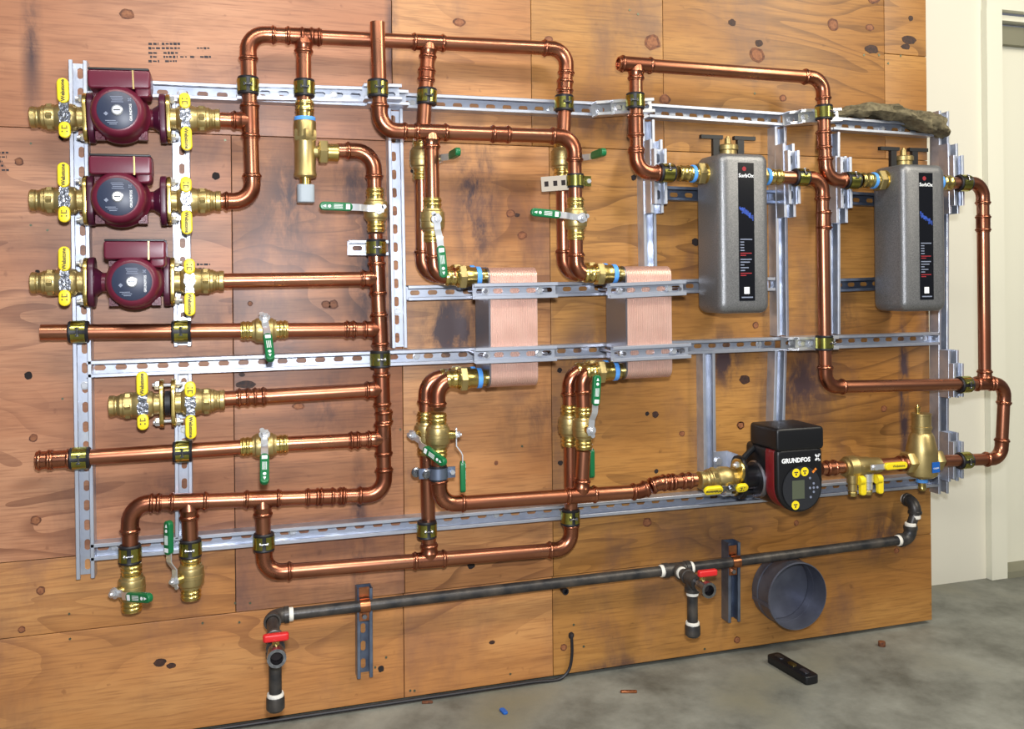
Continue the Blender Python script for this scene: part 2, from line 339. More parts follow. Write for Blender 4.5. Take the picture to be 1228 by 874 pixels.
def disc(name, px, py, rpx, m, asp=1.0, th=0.0008):
    p = P(px, py); s = 0.00225 * (4100-280)/(4100-px); r = rpx*s*(.80 if name == 'knot' else .85); n = 14; o = []
    for k in range(n):
        a = 2*math.pi*k/n; q = 1 + random.uniform(-.12, .12); o.append((r*asp*q*math.cos(a), r*q*math.sin(a)))
    spart(name, MB().prism(o, (p, V(1,0,0), OUT, V(0,0,1)), 0.0, th), m, on_sheet(p))
    if m == 'knot' and rpx > 3: spart('knot_heart', MB().prism([(x*.68, z*.68) for x, z in o], (p, V(1,0,0), OUT, V(0,0,1)), 0.0, th*1.5), 'knot_core', on_sheet(p))
for px, py, r, a in ((152,17,8,1.3),(23,194,6,1),(40,525,6,1),(43,624,7,1),(49,708,6,1),(26,755,5,1),(400,365,7,1),(391,365,6,1.2),(551,27,6,1.6),(658,47,5,1.4),(782,51,11,1.2),(908,66,11,1.1),(939,118,5,1.2),(999,30,9,1),(1043,33,5,1.4),(797,119,7,1.3),(1048,-3,9,1.3),(676,776,5,1),(776,626,7,1),(884,767,5,1),(955,627,4,1),(770,420,5,1.2),(906,390,5,1),(818,520,4,1.2),(888,510,6,1),(1060,490,5,1),(1047,562,5,1.2),(1075,660,4,1.1),(612,256,6,1.2),(626,282,6,1.2),(300,364,4,1),(358,487,5,1.8),(595,555,3,1)):
    disc('knot', px, py, r, 'knot', a)
for px, py, r, a in ((192,794,6,1.4),(205,798,4,1.6),(1090,48,6,2.2),(1045,59,6,2),(1086,56,4,2),(910,52,5,1.3),(878,27,5,1.2),(893,455,7,1.2),(888,510,5,1),(786,497,5,1),(620,258,3,1.5),(1092,22,4,1),(295,461,6,2.2),(290,449,3,1.5),(590,770,3,1.4)):
    disc('knot', px, py, r, 'knot_dark', a)
for px, py, r in ((34,450,5.2),(113,205,4.6),(259,211,5.2),(74,165,3.5),(457,802,4.2),(834,290,5.5),(760,213,4),(565,678,5),(672,555,3.5),(671,444,3.5),(685,762,4.5),(787,565,3),(45,326,3),(495,205,3),(776,496,3)):
    disc('drilled_hole', px, py, r, 'hole')
for px, py in ((83,736),(84,766),(243,747),(287,746),(282,723),(300,723),(75,478),(284,545),(470,503),(480,515),(463,788),(492,828),(497,828),(612,808),(688,749),(985,770),(845,778),(905,112),(762,120),(755,12),(765,17),(1036,66),(1054,66),(1080,67),(1065,76),(37,172),(37,270),(57,276),(270,168),(626,535),(450,800),(640,335),(700,775)):
    disc('screw', px, py, 1.6, 'nail', 1.0, 0.001)
# stencilled print on the board, two blocks of small illegible lines
def print_rows(rows, x0, y0):
    mb = MB()
    for r, (dx, segs) in enumerate(rows):
        for a, b in segs:
            x = a
            while x < b:
                wpx = random.uniform(2.0, 5.0); p, q = P(x0+x, y0+r*5.2+dx), P(min(x0+x+wpx, x0+b), y0+r*5.2+dx)
                mb.box(((p.x+q.x)/2, -0.0002, p.z), (abs(q.x-p.x), 0.0006, random.uniform(.003, .0065))); x += wpx + random.uniform(0.6, 1.6)
    return mb
o_ = on_sheet(P(200, 60))
PRN = spart('printed_lettering', print_rows([(0, [(0,12),(16,38)]), (0, [(0,14),(16,38),(58,74)]), (0.5, [(0,11),(18,36)]), (0, [(2,11),(18,35),(38,46),(50,56),(62,75)]), (0, [(0,13),(20,34)])], 178, 52.5), 'ink', o_); PRN['kind'] = 'stuff'
PRN = spart('printed_lettering', print_rows([(0, [(-4,10)]), (0, [(-4,8)]), (0, [(-4,3)]), (0, [(-4,4)]), (0, [(2,11)])], 0, 183), 'ink', on_sheet(P(5, 190))); PRN['kind'] = 'stuff'
PRN = spart('printed_lettering', print_rows([(0, [(0,16)]), (0, [(2,10)])], 236, 317), 'ink', on_sheet(P(240, 318))); PRN['kind'] = 'stuff'

# ------------------------------------------------------------------ strut channel
WS = 0.0413
def strut_mesh(ln, h):
    """C channel along X from 0 to ln, back at Y=0, open face at Y=h, slots through the back"""
    t, lip, rt = 0.0026, 0.0092, 0.006; w2 = WS/2; mb = MB()
    for s in (1, -1):
        pf = [(w2,0),(w2,h-.0012),(w2-.0012,h),(w2-lip+.001,h),(w2-lip,h-.001),(w2-lip,h-rt),(w2-lip+t,h-rt),(w2-lip+t,h-t),(w2-t,h-t),(w2-t,0)]
        mb.rings([[V(x, y, z*s) for z, y in pf] for x in (0, ln)])
    n = max(1, round(ln/0.0485)); p = ln/n; a, b = 0.0135, 0.0068; wi = w2 - t*0.5
    for k in range(n):
        c = (k+.5)*p
        ho = []; 
        for i in range(12):
            an = math.pi/6*i + math.pi/12; cx = (a-b) if math.cos(an) > 0 else -(a-b); ho.append((cx + b*math.cos(an), b*math.sin(an)))
        ou = []
        for i in range(12):
            an = math.pi/6*i + math.pi/12; ca, sa = math.cos(an), math.sin(an); q = min((p/2)/max(abs(ca),1e-6), wi/max(abs(sa),1e-6)); ou.append((ca*q, sa*q))
        # corners snapped so the cells meet
        for i in (1, 4, 7, 10): pass
        cs = [(p/2, wi), (-p/2, wi), (-p/2, -wi), (p/2, -wi)]
        for cx, cz in cs:
            j = min(range(12), key=lambda i: (ou[i][0]-cx)**2 + (ou[i][1]-cz)**2); ou[j] = (cx, cz)
        v = [V(c+x, t, z) for x, z in ou] + [V(c+x, t, z) for x, z in ho] + [V(c+x, 0, z) for x, z in ho] + [V(c+x, 0, z) for x, z in ou]
        f = []
        for i in range(12):
            j = (i+1) % 12; f += [(i, j, 12+j, 12+i), (12+i, 12+j, 24+j, 24+i), (24+i, 24+j, 36+j, 36+i)]
        mb.add(v, f)
    return mb
def bolt_mesh():
    mb = MB().lathe((0,0,0), (0,1,0), [(0,.0105),(.0016,.0105)], 16); mb.hexa((0,0,0), (0,1,0), .0016, .008, .0085); return mb.mesh('bolt')
BOLT = bolt_mesh()
DEEP, SHAL = 0.0413, 0.0206
def strut(a, b, base, h, label, group=None, bolts=(), m='galv', cat='strut'):
    """a, b: picture positions of the centre line of the open face; base: how far the back stands off the board"""
    p, q = P(a[0], a[1], base+h), P(b[0], b[1], base+h); off = V(0, h, 0); ln = (q-p).length
    mw = frame(p + off, q - p)
    t = Thing('strut_channel', label, cat, mw=mw, group=group)
    t.part('channel', strut_mesh(ln, h), m, world=False)
    for x in bolts:
        setmat(BOLT, 'chrome'); o = link('bolt', BOLT, t.o, Matrix.Translation((ln*x, .0028, 0)))
    return t
S1, S2, S3, S4 = DEEP, DEEP+SHAL, 2*DEEP, 2*DEEP+SHAL
strut((93,72), (102.5,694), 0, DEEP, 'long upright steel channel at the far left behind the yellow handles', bolts=(.52,.63))
strut((216.5,121), (219,415), 0, DEEP, 'upright steel channel behind the pump outlet handles, upper length', bolts=(.9,))
strut((219.5,449), (220.5,645), 0, DEEP, 'upright steel channel between the middle and bottom rails, left side', bolts=(.08,.35))
strut((105,103), (718,130.5), 0, DEEP, 'long top horizontal steel rail, behind the upper left copper pipes', bolts=(.08,.16,.6,.64,.9))
strut((284,109), (438,113), DEEP, SHAL, 'channel length stacked on the top rail under two pipe clamps', bolts=(.5,.75))
strut((441,114.5), (490,117), DEEP, DEEP, 'short channel stacked on the top rail under the open-ended riser, lower layer', bolts=(.8,))
strut((437,109), (482,110), 2*DEEP, DEEP, 'short channel block on top of the stack behind the open-ended riser')
strut((474,130), (479.5,417), 0, DEEP, 'upright slotted channel right of the long copper manifold', bolts=(.85,))
strut((104,443), (938,412.5), 0, DEEP, 'long middle horizontal steel rail, from the left upright to the black pump area', bolts=(.42,.97))
strut((945,412), (1127,406), 0, DEEP, 'right length of the middle rail under the second grey tank', bolts=(.95,))
strut((108,663), (1126,576), 0, DEEP, 'long bottom horizontal steel rail', bolts=(.02,.19,.41,.98))
strut((779,132), (945,143), 0, DEEP, 'top rail length above the first grey tank', bolts=(.9,))
strut((1000,147.5), (1120,156), 0, DEEP, 'top rail length under the grey rag', bolts=(.55,.75))
strut((777.5,143), (781,338), 0, DEEP, 'upright channel left of the first grey tank')
strut((787,167), (788.5,255), S1, DEEP, 'inner stacked channel left of the first grey tank', 'stand-off channels')
strut((792,178), (793,244), S3, SHAL, 'outer short channel holding the clamp left of the first grey tank')
strut((936.5,152), (939.5,403), 0, DEEP, 'upright channel right of the first grey tank')
strut((946,172), (948,260), S1, DEEP, 'inner stacked channel right of the first grey tank')
strut((952,180), (953.5,244), S3, SHAL, 'outer short channel holding the clamp right of the first grey tank')
strut((937,421), (932.5,582), 0, DEEP, 'upright channel running down behind the black pump')
strut((850.5,424), (852,588), 0, DEEP, 'upright channel left of the black pump, under the middle rail')
strut((1001,158), (1001.5,401), 0, DEEP, 'upright channel left of the second grey tank')
strut((1009,187), (1010.5,267), S1, DEEP, 'inner stacked channel left of the second grey tank')
strut((1015,188), (1016,249), S3, SHAL, 'outer short channel holding the clamp left of the second grey tank')
strut((1132.5,133), (1132,592), 0, DEEP, 'long upright channel at the right end past the board edge', bolts=(.6,))
strut((1143,172), (1145,256), S1, DEEP, 'inner stacked channel right of the second grey tank')
strut((1150,186), (1151,246), S3, SHAL, 'outer short channel holding the clamp right of the second grey tank')
strut((1144,420), (1144,477), S1, DEEP, 'inner short channel behind the right end of the long return pipe')
strut((1150,436), (1150,476), S3, SHAL, 'outer short channel behind the clamp on the long return pipe')
strut((1144,519), (1144,577), S1, DEEP, 'inner short channel right of the brass air separator')
strut((1150,530), (1150,574), S3, SHAL, 'outer short channel behind the clamp right of the air separator')
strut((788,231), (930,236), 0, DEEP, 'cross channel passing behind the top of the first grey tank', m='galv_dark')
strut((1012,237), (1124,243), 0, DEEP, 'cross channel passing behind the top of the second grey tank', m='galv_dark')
strut((490,351.5), (930,340.5), 0, DEEP, 'cross rail behind the tops of the copper plate exchangers', bolts=(.28,))
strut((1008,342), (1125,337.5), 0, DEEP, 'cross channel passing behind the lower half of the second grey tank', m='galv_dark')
strut((419,297), (466,297), 0, DEEP, 'short stub channel under the clamp of the manifold')
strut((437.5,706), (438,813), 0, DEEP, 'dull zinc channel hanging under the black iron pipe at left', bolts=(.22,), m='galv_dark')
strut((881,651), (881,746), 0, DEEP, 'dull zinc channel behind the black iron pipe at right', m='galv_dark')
strut((716,129.5), (776,125.5), S1, DEEP, 'bright short channel beside the clamp of the open-ended tee pipe', bolts=(.15,.5), m='chrome')
strut((716+20,128), (785,125.5), S3, SHAL, 'thin bright channel under the clamp of the open-ended tee pipe', bolts=(.15,), m='chrome')
strut((948,141), (1003,138), S1, DEEP, 'bright short channel beside the clamp left of the grey rag', bolts=(.15,.5), m='chrome')
strut((962,139), (1010,137), S3, SHAL, 'thin bright channel under the clamp left of the grey rag', bolts=(.15,), m='chrome')
strut((946,412.5), (1003,411), S1, DEEP, 'bright short channel beside the clamp on the middle rail', bolts=(.2,), m='chrome')
strut((958,412.3), (1006,411), S3, SHAL, 'thin bright channel with two bolts beside the clamp on the middle rail', bolts=(.15,.4), m='chrome')

# ------------------------------------------------------------------ copper runs
R = 0.0188; RF = 0.0212; RB_ = 0.0243
def bead(t, r=RF): return [(t-.0045, r), (t-.0022, RB_-.0006), (t, RB_), (t+.0022, RB_-.0006), (t+.0045, r)]
class Run(Thing):
    def __init__(s, name, label, p0, group=None): super().__init__(name, label, 'pipe', loc=p0, group=group)
    def tube(s, a, b, open_=False):
        mb = MB()
        if open_:   # an open cut end at a
            d = (b-a).normalized(); L = (b-a).length
            mb.lathe(a, d, [(0.05, R-.003), (0, R-.003), (0, R), (L, R)], 20)
            s.part('pipe', mb, 'copper')
        else: s.part('pipe', mb.sweep([a, b], R, 20), 'copper')
    def elbow(s, c, a, b, rb=0.044, leg=0.026):
        a, b = (a-c).normalized(), (b-c).normalized(); turn = math.pi - a.angle(b); T = rb*math.tan(turn/2)
        pts, rad = [], []
        prof = [(leg, R+.0006), (leg-.001, RF)] + [(leg-.008+x, r) for x, r in ((.0045, RF), (.0022, RB_-.0006), (0, RB_), (-.0022, RB_-.0006), (-.0045, RF))] + [(0, RF-.0006)]
        for t, r in prof: pts.append(c + a*(T+t)); rad.append(r)
        n = 8; ax = a.cross(b).normalized(); o = c + (a+b).normalized()*(rb/math.cos(turn/2)); v0 = c + a*T - o
        for i in range(1, n):
            pts.append(o + Matrix.Rotation(-turn*i/n*(1 if True else -1), 3, ax) @ v0 if (o + Matrix.Rotation(-turn, 3, ax) @ v0 - (c+b*T)).length < (o + Matrix.Rotation(turn, 3, ax) @ v0 - (c+b*T)).length else o + Matrix.Rotation(turn*i/n, 3, ax) @ v0); rad.append(RF-.0002)
        for t, r in reversed(prof): pts.append(c + b*(T+t)); rad.append(r)
        s.part('elbow', MB().sweep(pts, rad, 20), 'copper_fit'); return T
    def line(s, nodes, open0=False, open1=False, rb=0.044):
        """nodes: 3D points; inner corners become press elbows"""
        N = [Vector(p) for p in nodes]; st = N[0]
        for i in range(1, len(N)):
            if i < len(N)-1:
                ang = (N[i-1]-N[i]).angle(N[i+1]-N[i]); r_ = rb if ang < 2.0 else 0.05
                T = s.elbow(N[i], N[i-1], N[i+1], r_, 0.026 if ang < 2.0 else 0.018)
                e = N[i] + (N[i-1]-N[i]).normalized()*(T+.004)
            else: e = N[i]
            if (e-st).dot(N[i]-N[i-1]) > 0.004:
                if i == 1 and open0: s.tube(st, e, True)
                elif i == len(N)-1 and open1: s.tube(e, st, True)
                else: s.tube(st, e)
            if i < len(N)-1: st = N[i] + (N[i+1]-N[i]).normalized()*(T+.004)
    def tee(s, p, ax, br, half=0.046, bl=0.046, rim=False):
        ax, br = Vector(ax).normalized(), Vector(br).normalized(); mb = MB()
        pr = [(-half, R+.0006), (-half+.001, RF)] + bead(-half+.008) + [(-half+.016, RF)]
        pr = pr + [(-t, r) for t, r in reversed(pr)]
        mb.lathe(p, ax, pr, 20)
        mb.lathe(p, br, [(0, RF-.001), (.020, RF+.003), (.026, RF+.0005)] + bead(bl-.008) + [(bl-.001, RF), (bl, R+.0006)], 20)
        s.part('tee', mb, 'copper_fit')
    def coupling(s, p, ax, half=0.030):
        pr = [(-half, R+.0006), (-half+.001, RF)] + bead(-half+.008) + [(-half+.016, RF)]
        s.part('coupling', MB().lathe(p, ax, pr + [(-t, r) for t, r in reversed(pr)], 20), 'copper_fit')
    def spot(s, p, ax):
        """black crimp mark on a fitting"""
dA, dB, dM, dC = 0.087, 0.150, 0.075, 0.130
def PL(L, d): return [P(x, y, d) for x, y in L]
def lerp(a, b, t): return a + (b-a)*t
def nearest(p, a, b): d = (b-a).normalized(); return a + d*(p-a).dot(d)
# A: loop over the top left
r = Run('copper_pipe_run', 'copper pipe loop over the top left, from two pumps to two down pipes', P(302,241,dA))
n = PL([(251,241),(303,241),(297,40.5),(680,59),(675,178)], dA); r.line(n)
for (px, py), e, i in (((300.5,145),(252,143),1), ((364,43.5),(364.5,121),2), ((514,50.5),(506,178),2)):
    c = nearest(P(px,py,dA), n[i], n[i+1]); b = P(e[0], e[1], dA); r.tee(c, n[i+1]-n[i], b-c); r.tube(c+(b-c).normalized()*.04, b)
r.coupling(lerp(n[2], n[3], .205) - (n[3]-n[2]).normalized()*.03, n[3]-n[2], .02); r.coupling(P(511.5,90,dA), P(514,50,dA)-P(506,178,dA), .02); r.coupling(P(677.5,103,dA), n[4]-n[3], .02)
# B: open-ended riser and the front header
r = Run('copper_pipe_run', 'open-topped copper riser bending into the front header above the plate exchangers', P(456,156,dB))
n = PL([(452.5,27),(456,156.5),(688.5,164),(690,241)], dB); r.line(n, open0=True)
c = nearest(P(517,158,dB), n[1], n[2]); b = P(518.5,241,dB); r.tee(c, n[2]-n[1], b-c); r.tube(c+(b-c).normalized()*.04, b)
r.coupling(nearest(P(600,161,dB), n[1], n[2]), n[2]-n[1], .028)
# drops from the valves to the exchangers' top ports
for lab, d, L in (('copper drop pipe behind, curving into the first plate exchanger at its top', dA, [(505.5,203),(507.5,330),(545,330)]),
                  ('copper drop pipe in front, curving into the first plate exchanger at its top', dB, [(519,288),(521.5,331),(543,331.3)]),
                  ('copper drop pipe behind, curving into the second plate exchanger at its top', dA, [(674.5,203),(676.5,329),(712,328)]),
                  ('copper drop pipe in front, curving into the second plate exchanger at its top', dB, [(690.5,285),(691.5,329),(712,328.6)])):
    Run('copper_pipe', lab, P(*L[1], d)).line(PL(L, d), rb=0.034 if d == dB else .044)
# lower ports
r = Run('copper_pipe_run', 'copper pipe below the front valve, turning right along the front to the black pump', P(527,604,dB))
n = PL([(525.5,547),(527.5,605),(767,589)], dB); x1 = P(789,579.5,dB); x2 = P(834,575.5,dB); r.line(n + [x1, x2])
c = nearest(P(697,594,dB), n[1], n[2]); b = P(700,541,dB); r.tee(c, n[2]-n[1], b-c); r.tube(c+(b-c).normalized()*.04, b)
r.coupling(P(805,578,dB), x2-x1, .014); r.coupling(P(823,576.5,dB), x2-x1, .018)
for lab, d, L in (('copper bend in front, from the first exchanger down to the valve below it', dB, [(549,454.3),(524.3,455),(524.8,497)]),
                  ('copper bend behind, from the first exchanger down to the hidden valve', dA, [(549,452),(511,453),(511,497)]),
                  ('copper bend in front, from the second exchanger down to the upright valve', dB, [(709,446),(698.3,447),(699.5,488)]),
                  ('copper bend behind, from the second exchanger down to the rear valve', dA, [(709,444),(683,445),(683,488)])):
    Run('copper_pipe', lab, P(*L[1], d)).line(PL(L, d), rb=0.034 if L[0][0] == 709 and d == dB else .044)
# bottom loop
r = Run('copper_pipe_run', 'lowest copper pipe loop below the bottom rail', P(317,688,dM))
n = PL([(314.5,604),(317.5,687),(685,657.5),(684,522)], dM); r.line(n)
c = nearest(P(515,671,dM), n[1], n[2]); b = P(511.5,536,dM); r.tee(c, n[2]-n[1], b-c); r.tube(c+(b-c).normalized()*.04, b)
# manifold and lower header
r = Run('copper_pipe_run', 'tall copper manifold with four side branches and the header turning left at its foot', P(461,592,dM))
n = PL([(450.5,281),(457,430),(461.5,593),(155.5,604),(156.5,675)], dM)
r.tube(n[0], n[1] + (n[0]-n[1]).normalized()*0)
r.line(n[1:])
tees = {}
for k, (px, py, lx, ly) in enumerate(((452.5,334,256,337),(455,395,340,396),(458.5,467,252,479),(460.3,526,343,532))):
    s0, s1 = (n[0], n[1]) if py < 430 else (n[1], n[2]); c = nearest(P(px,py,dM), s0, s1); b = P(lx,ly,dM); r.tee(c, s1-s0, b-c); tees[k] = (c, b)
for px, py, e in ((226.5,601.5,(228.5,660)), (315,597.5,(315.8,640))):
    c = nearest(P(px,py,dM), n[2], n[3]); b = P(e[0], e[1], dM); r.tee(c, n[3]-n[2], b-c)
    if px < 300: r.tube(c+(b-c).normalized()*.04, P(229,664,dM))
h = lambda x, y: nearest(P(x,y,dM), n[2], n[3]); r.coupling(h(375,595), n[3]-n[2], .02); r.coupling(h(392,595), n[3]-n[2], .022); r.coupling(h(410,594), n[3]-n[2], .012); r.coupling(h(186,602), n[3]-n[2], .016)
r.coupling(P(460.5,500,dM), n[2]-n[1], .02); r.coupling(P(451.5,310,dM), n[1]-n[0], .02)
labs = ['straight copper branch from the third pump to the manifold', 'copper branch between the upper tilted green valve and the manifold', 'copper branch between the paired flange valves and the manifold', 'copper branch between the lower tilted green valve and the manifold']
for k in range(4):
    c, b = tees[k]; r = Run('copper_pipe', labs[k], b); a = c + (b-c).normalized()*.04; r.tube(a, b)
    if k == 1: r.coupling(P(420,395.3,dM), b-c, .016)
    if k == 2: r.coupling(P(292,476.5,dM), b-c, .018); r.coupling(P(311,475.5,dM), b-c, .018)
    if k == 3: r.coupling(P(425,528,dM), b-c, .016)
r = Run('copper_pipe', 'copper stub with a cut open end at far left, upper of the two', P(49,398,dM)); r.tube(P(49,398.5,dM), P(293,396.3,dM), True)
r = Run('copper_pipe', 'copper stub ending in a press coupling at far left, lower of the two', P(47,552,dM)); r.tube(P(49,552,dM), P(292,536,dM), True); r.coupling(P(53,551.7,dM), P(292,536,dM)-P(49,552,dM), .018); r.coupling(P(72,550.6,dM), P(292,536,dM)-P(49,552,dM), .026)
r = Run('copper_pipe', 'copper elbow from the brass bypass valve down to the manifold valve', P(449,180,dM)); r.line(PL([(404,180.5),(448,181.5),(449.3,232)], dM), rb=.048)
# C: right top
r = Run('copper_pipe_run', 'copper pipe over the grey tanks with an open tee at its left end', P(763,78,dC))
n = PL([(741.5,76),(986.5,93.5),(990.5,215),(1020,216.3)], dC); r.line(n, open0=True)
c = nearest(P(763,78,dC), n[0], n[1]); m_ = PL([(762,122),(763.5,207),(793,207.5)], dC)
r.tee(c, n[1]-n[0], m_[0]-c, half=.05); r.line([c + (m_[0]-c).normalized()*.04] + m_[1:])
r.coupling(P(762.3,151,dC), m_[1]-m_[0], .034); r.coupling(P(763,181,dC), m_[1]-m_[0], .012); r.coupling(P(988,168,dC), n[2]-n[1], .03)
r = Run('copper_pipe_run', 'copper pipe dropping between the grey tanks and running right past the board edge', P(985,213,dC))
n = PL([(934,212.4),(986,213.8),(990,464),(1205,459.5),(1200.5,550),(1130,552.5)], dC); r.line(n, rb=.042)
c = nearest(P(1181,460,dC), n[2], n[3]); b = P(1179.5,300,dC); r.tee(c, n[3]-n[2], b-c, half=.04); r.coupling(P(988,264,dC), n[2]-n[1], .03); TE = c
r = Run('copper_pipe', 'copper pipe down the cream wall from the second grey tank to the tee', P(1178,219,dC))
n = PL([(1135,219.3),(1178.5,219.5)], dC) + [TE + V(0,0,.04)]; r.line(n); r.coupling(P(1179,268,dC), V(0,0,1), .028)
r = Run('copper_pipe', 'short copper nipple between the black pump and the drain valve', P(1000,560,dC)); r.tube(P(984,562,dC), P(1014,560,dC)); r.coupling(P(996,561,dC), V(1,0,0), .02)
r = Run('copper_pipe', 'short copper nipple between the drain valve and the brass air separator', P(1070,557,dC)); r.tube(P(1052,557.5,dC), P(1092,554.5,dC)); r.coupling(P(1082,555.5,dC), V(1,0,0), .018)
# ------------------------------------------------------------------ ball valves with green lever
def green_valve():
    b = MB(); pr = [(-.0295,.0222),(-.029,.0255),(-.024,.0265),(-.021,.0300),(-.017,.0312)]
    b.lathe((0,0,0), (1,0,0), pr + [(-.005,.0312),(-.004,.0324),(.004,.0324),(.005,.0312)] + [(-t, r) for t, r in reversed(pr)], 24)
    so = []
    for s in (1, -1):
        q = MB().lathe((0,0,0), (s,0,0), [(.028,.0222),(.034,.0222)] + bead(.040,.0222) + bead(.050,.0222) + [(.057,.0222),(.058,.0205)], 24); so.append(['press_socket', q, 'brass', []])
    st = MB().lathe((0,.02,0), (0,1,0), [(0,.013),(.020,.012),(.024,.010),(.026,.010)], 14)
    nut = MB().hexa((0,0,0), (0,1,0), .0495, .0575, .0085); nut.lathe((0,0,0), (0,1,0), [(.057,.004),(.062,.004)], 8)
    return [['body', b, 'brass_dull', [['stem', st, 'brass']]], ['nut', nut, 'chrome', []]] + so
def plate_sweep(pts, wd, th):
    """flat bent strip: pts (x,y), width along z"""
    mb = MB(); up = []; lo = []
    for i, p in enumerate(pts):
        a = Vector(pts[min(i+1, len(pts)-1)]) - Vector(pts[max(i-1, 0)]); nrm = Vector((-a.y, a.x)).normalized()*th/2
        up.append((p[0]+nrm.x, p[1]+nrm.y)); lo.append((p[0]-nrm.x, p[1]-nrm.y))
    return mb.rings([[V(u[0],u[1],wd/2), V(u[0],u[1],-wd/2), V(l[0],l[1],-wd/2), V(l[0],l[1],wd/2)] for u, l in zip(up, lo)])
def tri(mb, cx, cz, s, y, flip=1):
    o = [(cx-s*.8*flip, cz+s*.8), (cx-s*.8*flip, cz-s*.8), (cx+s*flip, cz)]; return mb.prism(o, I3, y, y+.0006)
LEV = {}
def lever(style=0):
    if style not in LEV:
        pl_ = plate_sweep([(-.014,.0475),(.028,.0475),(.045,.060),(.052,.063),(.080,.063)], .017, .0028)
        pl_.lathe((0,.046,0), (0,1,0), [(0,.0135),(.003,.0135)], 18)
        pl_.lathe((-.014,.046,.006), (0,1,0), [(0,.006),(.003,.006)], 12)
        g = MB(); L = .082; cx = .068 + L/2
        def o(i):
            q = rrect(L-2*i, .0215-2*i, .0105-i, 6); return [(x+cx, max(min(z, 1), -1)) if x > 0 else (cx-L/2+i if x < -L/2+.011 else x+cx, z if abs(z) > .0213/2-i-.006 else z) for x, z in q]
        g.prism(lambda i: [(x+cx, z) for x, z in rrect(L-2*i, .0215-2*i, .0100-i, 6)], I3, .0565, .0705, .003)
        w_ = MB(); y = .0705
        tri(w_, .138, 0, .0045, y); w_.lathe((.126, y, 0), (0,1,0), [(0,.0042),(.0006,.0042)], 6)
        for z in (-.0045, -.0015, .0015, .0045):
            w_.box((.104, y+.0003, z), (.022, .0006, .0011))
        w_.box((.080, y+.0003, 0), (.010, .0006, .013))
        LEV[style] = [pl_.mesh('handle'), g.mesh('grip'), w_.mesh('symbols')]
    return LEV[style]
def gvalve(px, py, d, axis, stem, lev, label, off=0.0):
    X = Vector(axis).normalized(); Y = Vector(stem).normalized(); fr = frame(P(px, py, d), X, Y)
    Yv = Vector(fr.col[1][:3]); Zv = Vector(fr.col[2][:3]); Lw = Vector(lev); Lw = (Lw - Yv*Lw.dot(Yv)).normalized()
    lx, lz = Lw.dot(Vector(fr.col[0][:3])), Lw.dot(Zv)
    a = Vector((lx, 0, lz)); c = a.cross(V(0,1,0))
    ml = Matrix(((a.x,0,c.x,0),(a.y,1,c.y,0),(a.z,0,c.z,0),(0,0,0,1)))
    t = inst('gvalve', green_valve, fr, 'ball_valve', label, 'valve', 'brass ball valves with green lever')
    hp, hg, hs = lever(); setmat(hp, 'chrome'); setmat(hg, 'green'); setmat(hs, 'white')
    h = link('handle', hp, t.o, ml); g = link('grip', hg, h); link('symbols', hs, h); h['label'] = 'zinc lever with green vinyl grip'
    return t
UPV = V(0,0,1); DN = V(0,0,-1); RI = V(1,0,0); LE = V(-1,0,0)
gvalve(450.5,252, dM, P(449.5,228,dM)-P(451,280,dM), OUT, P(380,246,dM)-P(452,249,dM), 'ball valve whose green lever points left, beside the grey-knobbed bypass valve')
gvalve(518.7,264, dB, UPV, OUT, P(530,336,dB)-P(523,264,dB), 'ball valve with green lever hanging down over the first exchanger elbow')
gvalve(690.3,262.5, dB, UPV, OUT, P(640,260,dB)-P(690,265,dB), 'ball valve with green lever pointing left, above the second exchanger')
gvalve(505.5,190, dA, UPV, V(1,0,.05), V(.03,-1,.0), 'rear ball valve, green lever jutting toward the viewer, behind the left front drop pipe')
gvalve(674,190, dA, UPV, V(1,0,.05), V(.03,-1,.0), 'rear ball valve, green lever jutting toward the viewer, behind the right front drop pipe')
gvalve(317,396, dM, P(345,395.5,dM)-P(290,397,dM), V(0,-.72,.68), V(.06,-.7,-.72), 'tilted ball valve with drooping green lever on the upper left copper stub')
gvalve(317,534, dM, P(345,532,dM)-P(290,536,dM), V(0,-.72,.68), V(-.03,-.7,-.72), 'tilted ball valve with drooping green lever on the lower left copper stub')
gvalve(158,704, dM, UPV, V(-.72,-.68,0), V(.7,-.72,.12), 'bottom left ball valve with green lever pointing right')
gvalve(229,690, dM, UPV, V(-.75,-.66,0), UPV, 'bottom left ball valve with green lever pointing straight up')
gvalve(525,522, dB, UPV, V(1,-.15,0), DN, 'ball valve seen edge-on under the first exchanger, its green lever hanging at the right')
gvalve(511,519, dA, UPV, V(-.85,-.5,0), V(.45,-.8,-.35), 'partly hidden rear ball valve with stubby green lever at left, under the first exchanger')
gvalve(700,513, dB, UPV, V(.05,-1,0), P(707,445,dB)-P(703,512,dB), 'ball valve with green lever pointing up, under the second exchanger')
gvalve(683,510, dA, UPV, V(1,-.02,0), DN, 'rear ball valve with green lever hanging at the right, under the second exchanger')

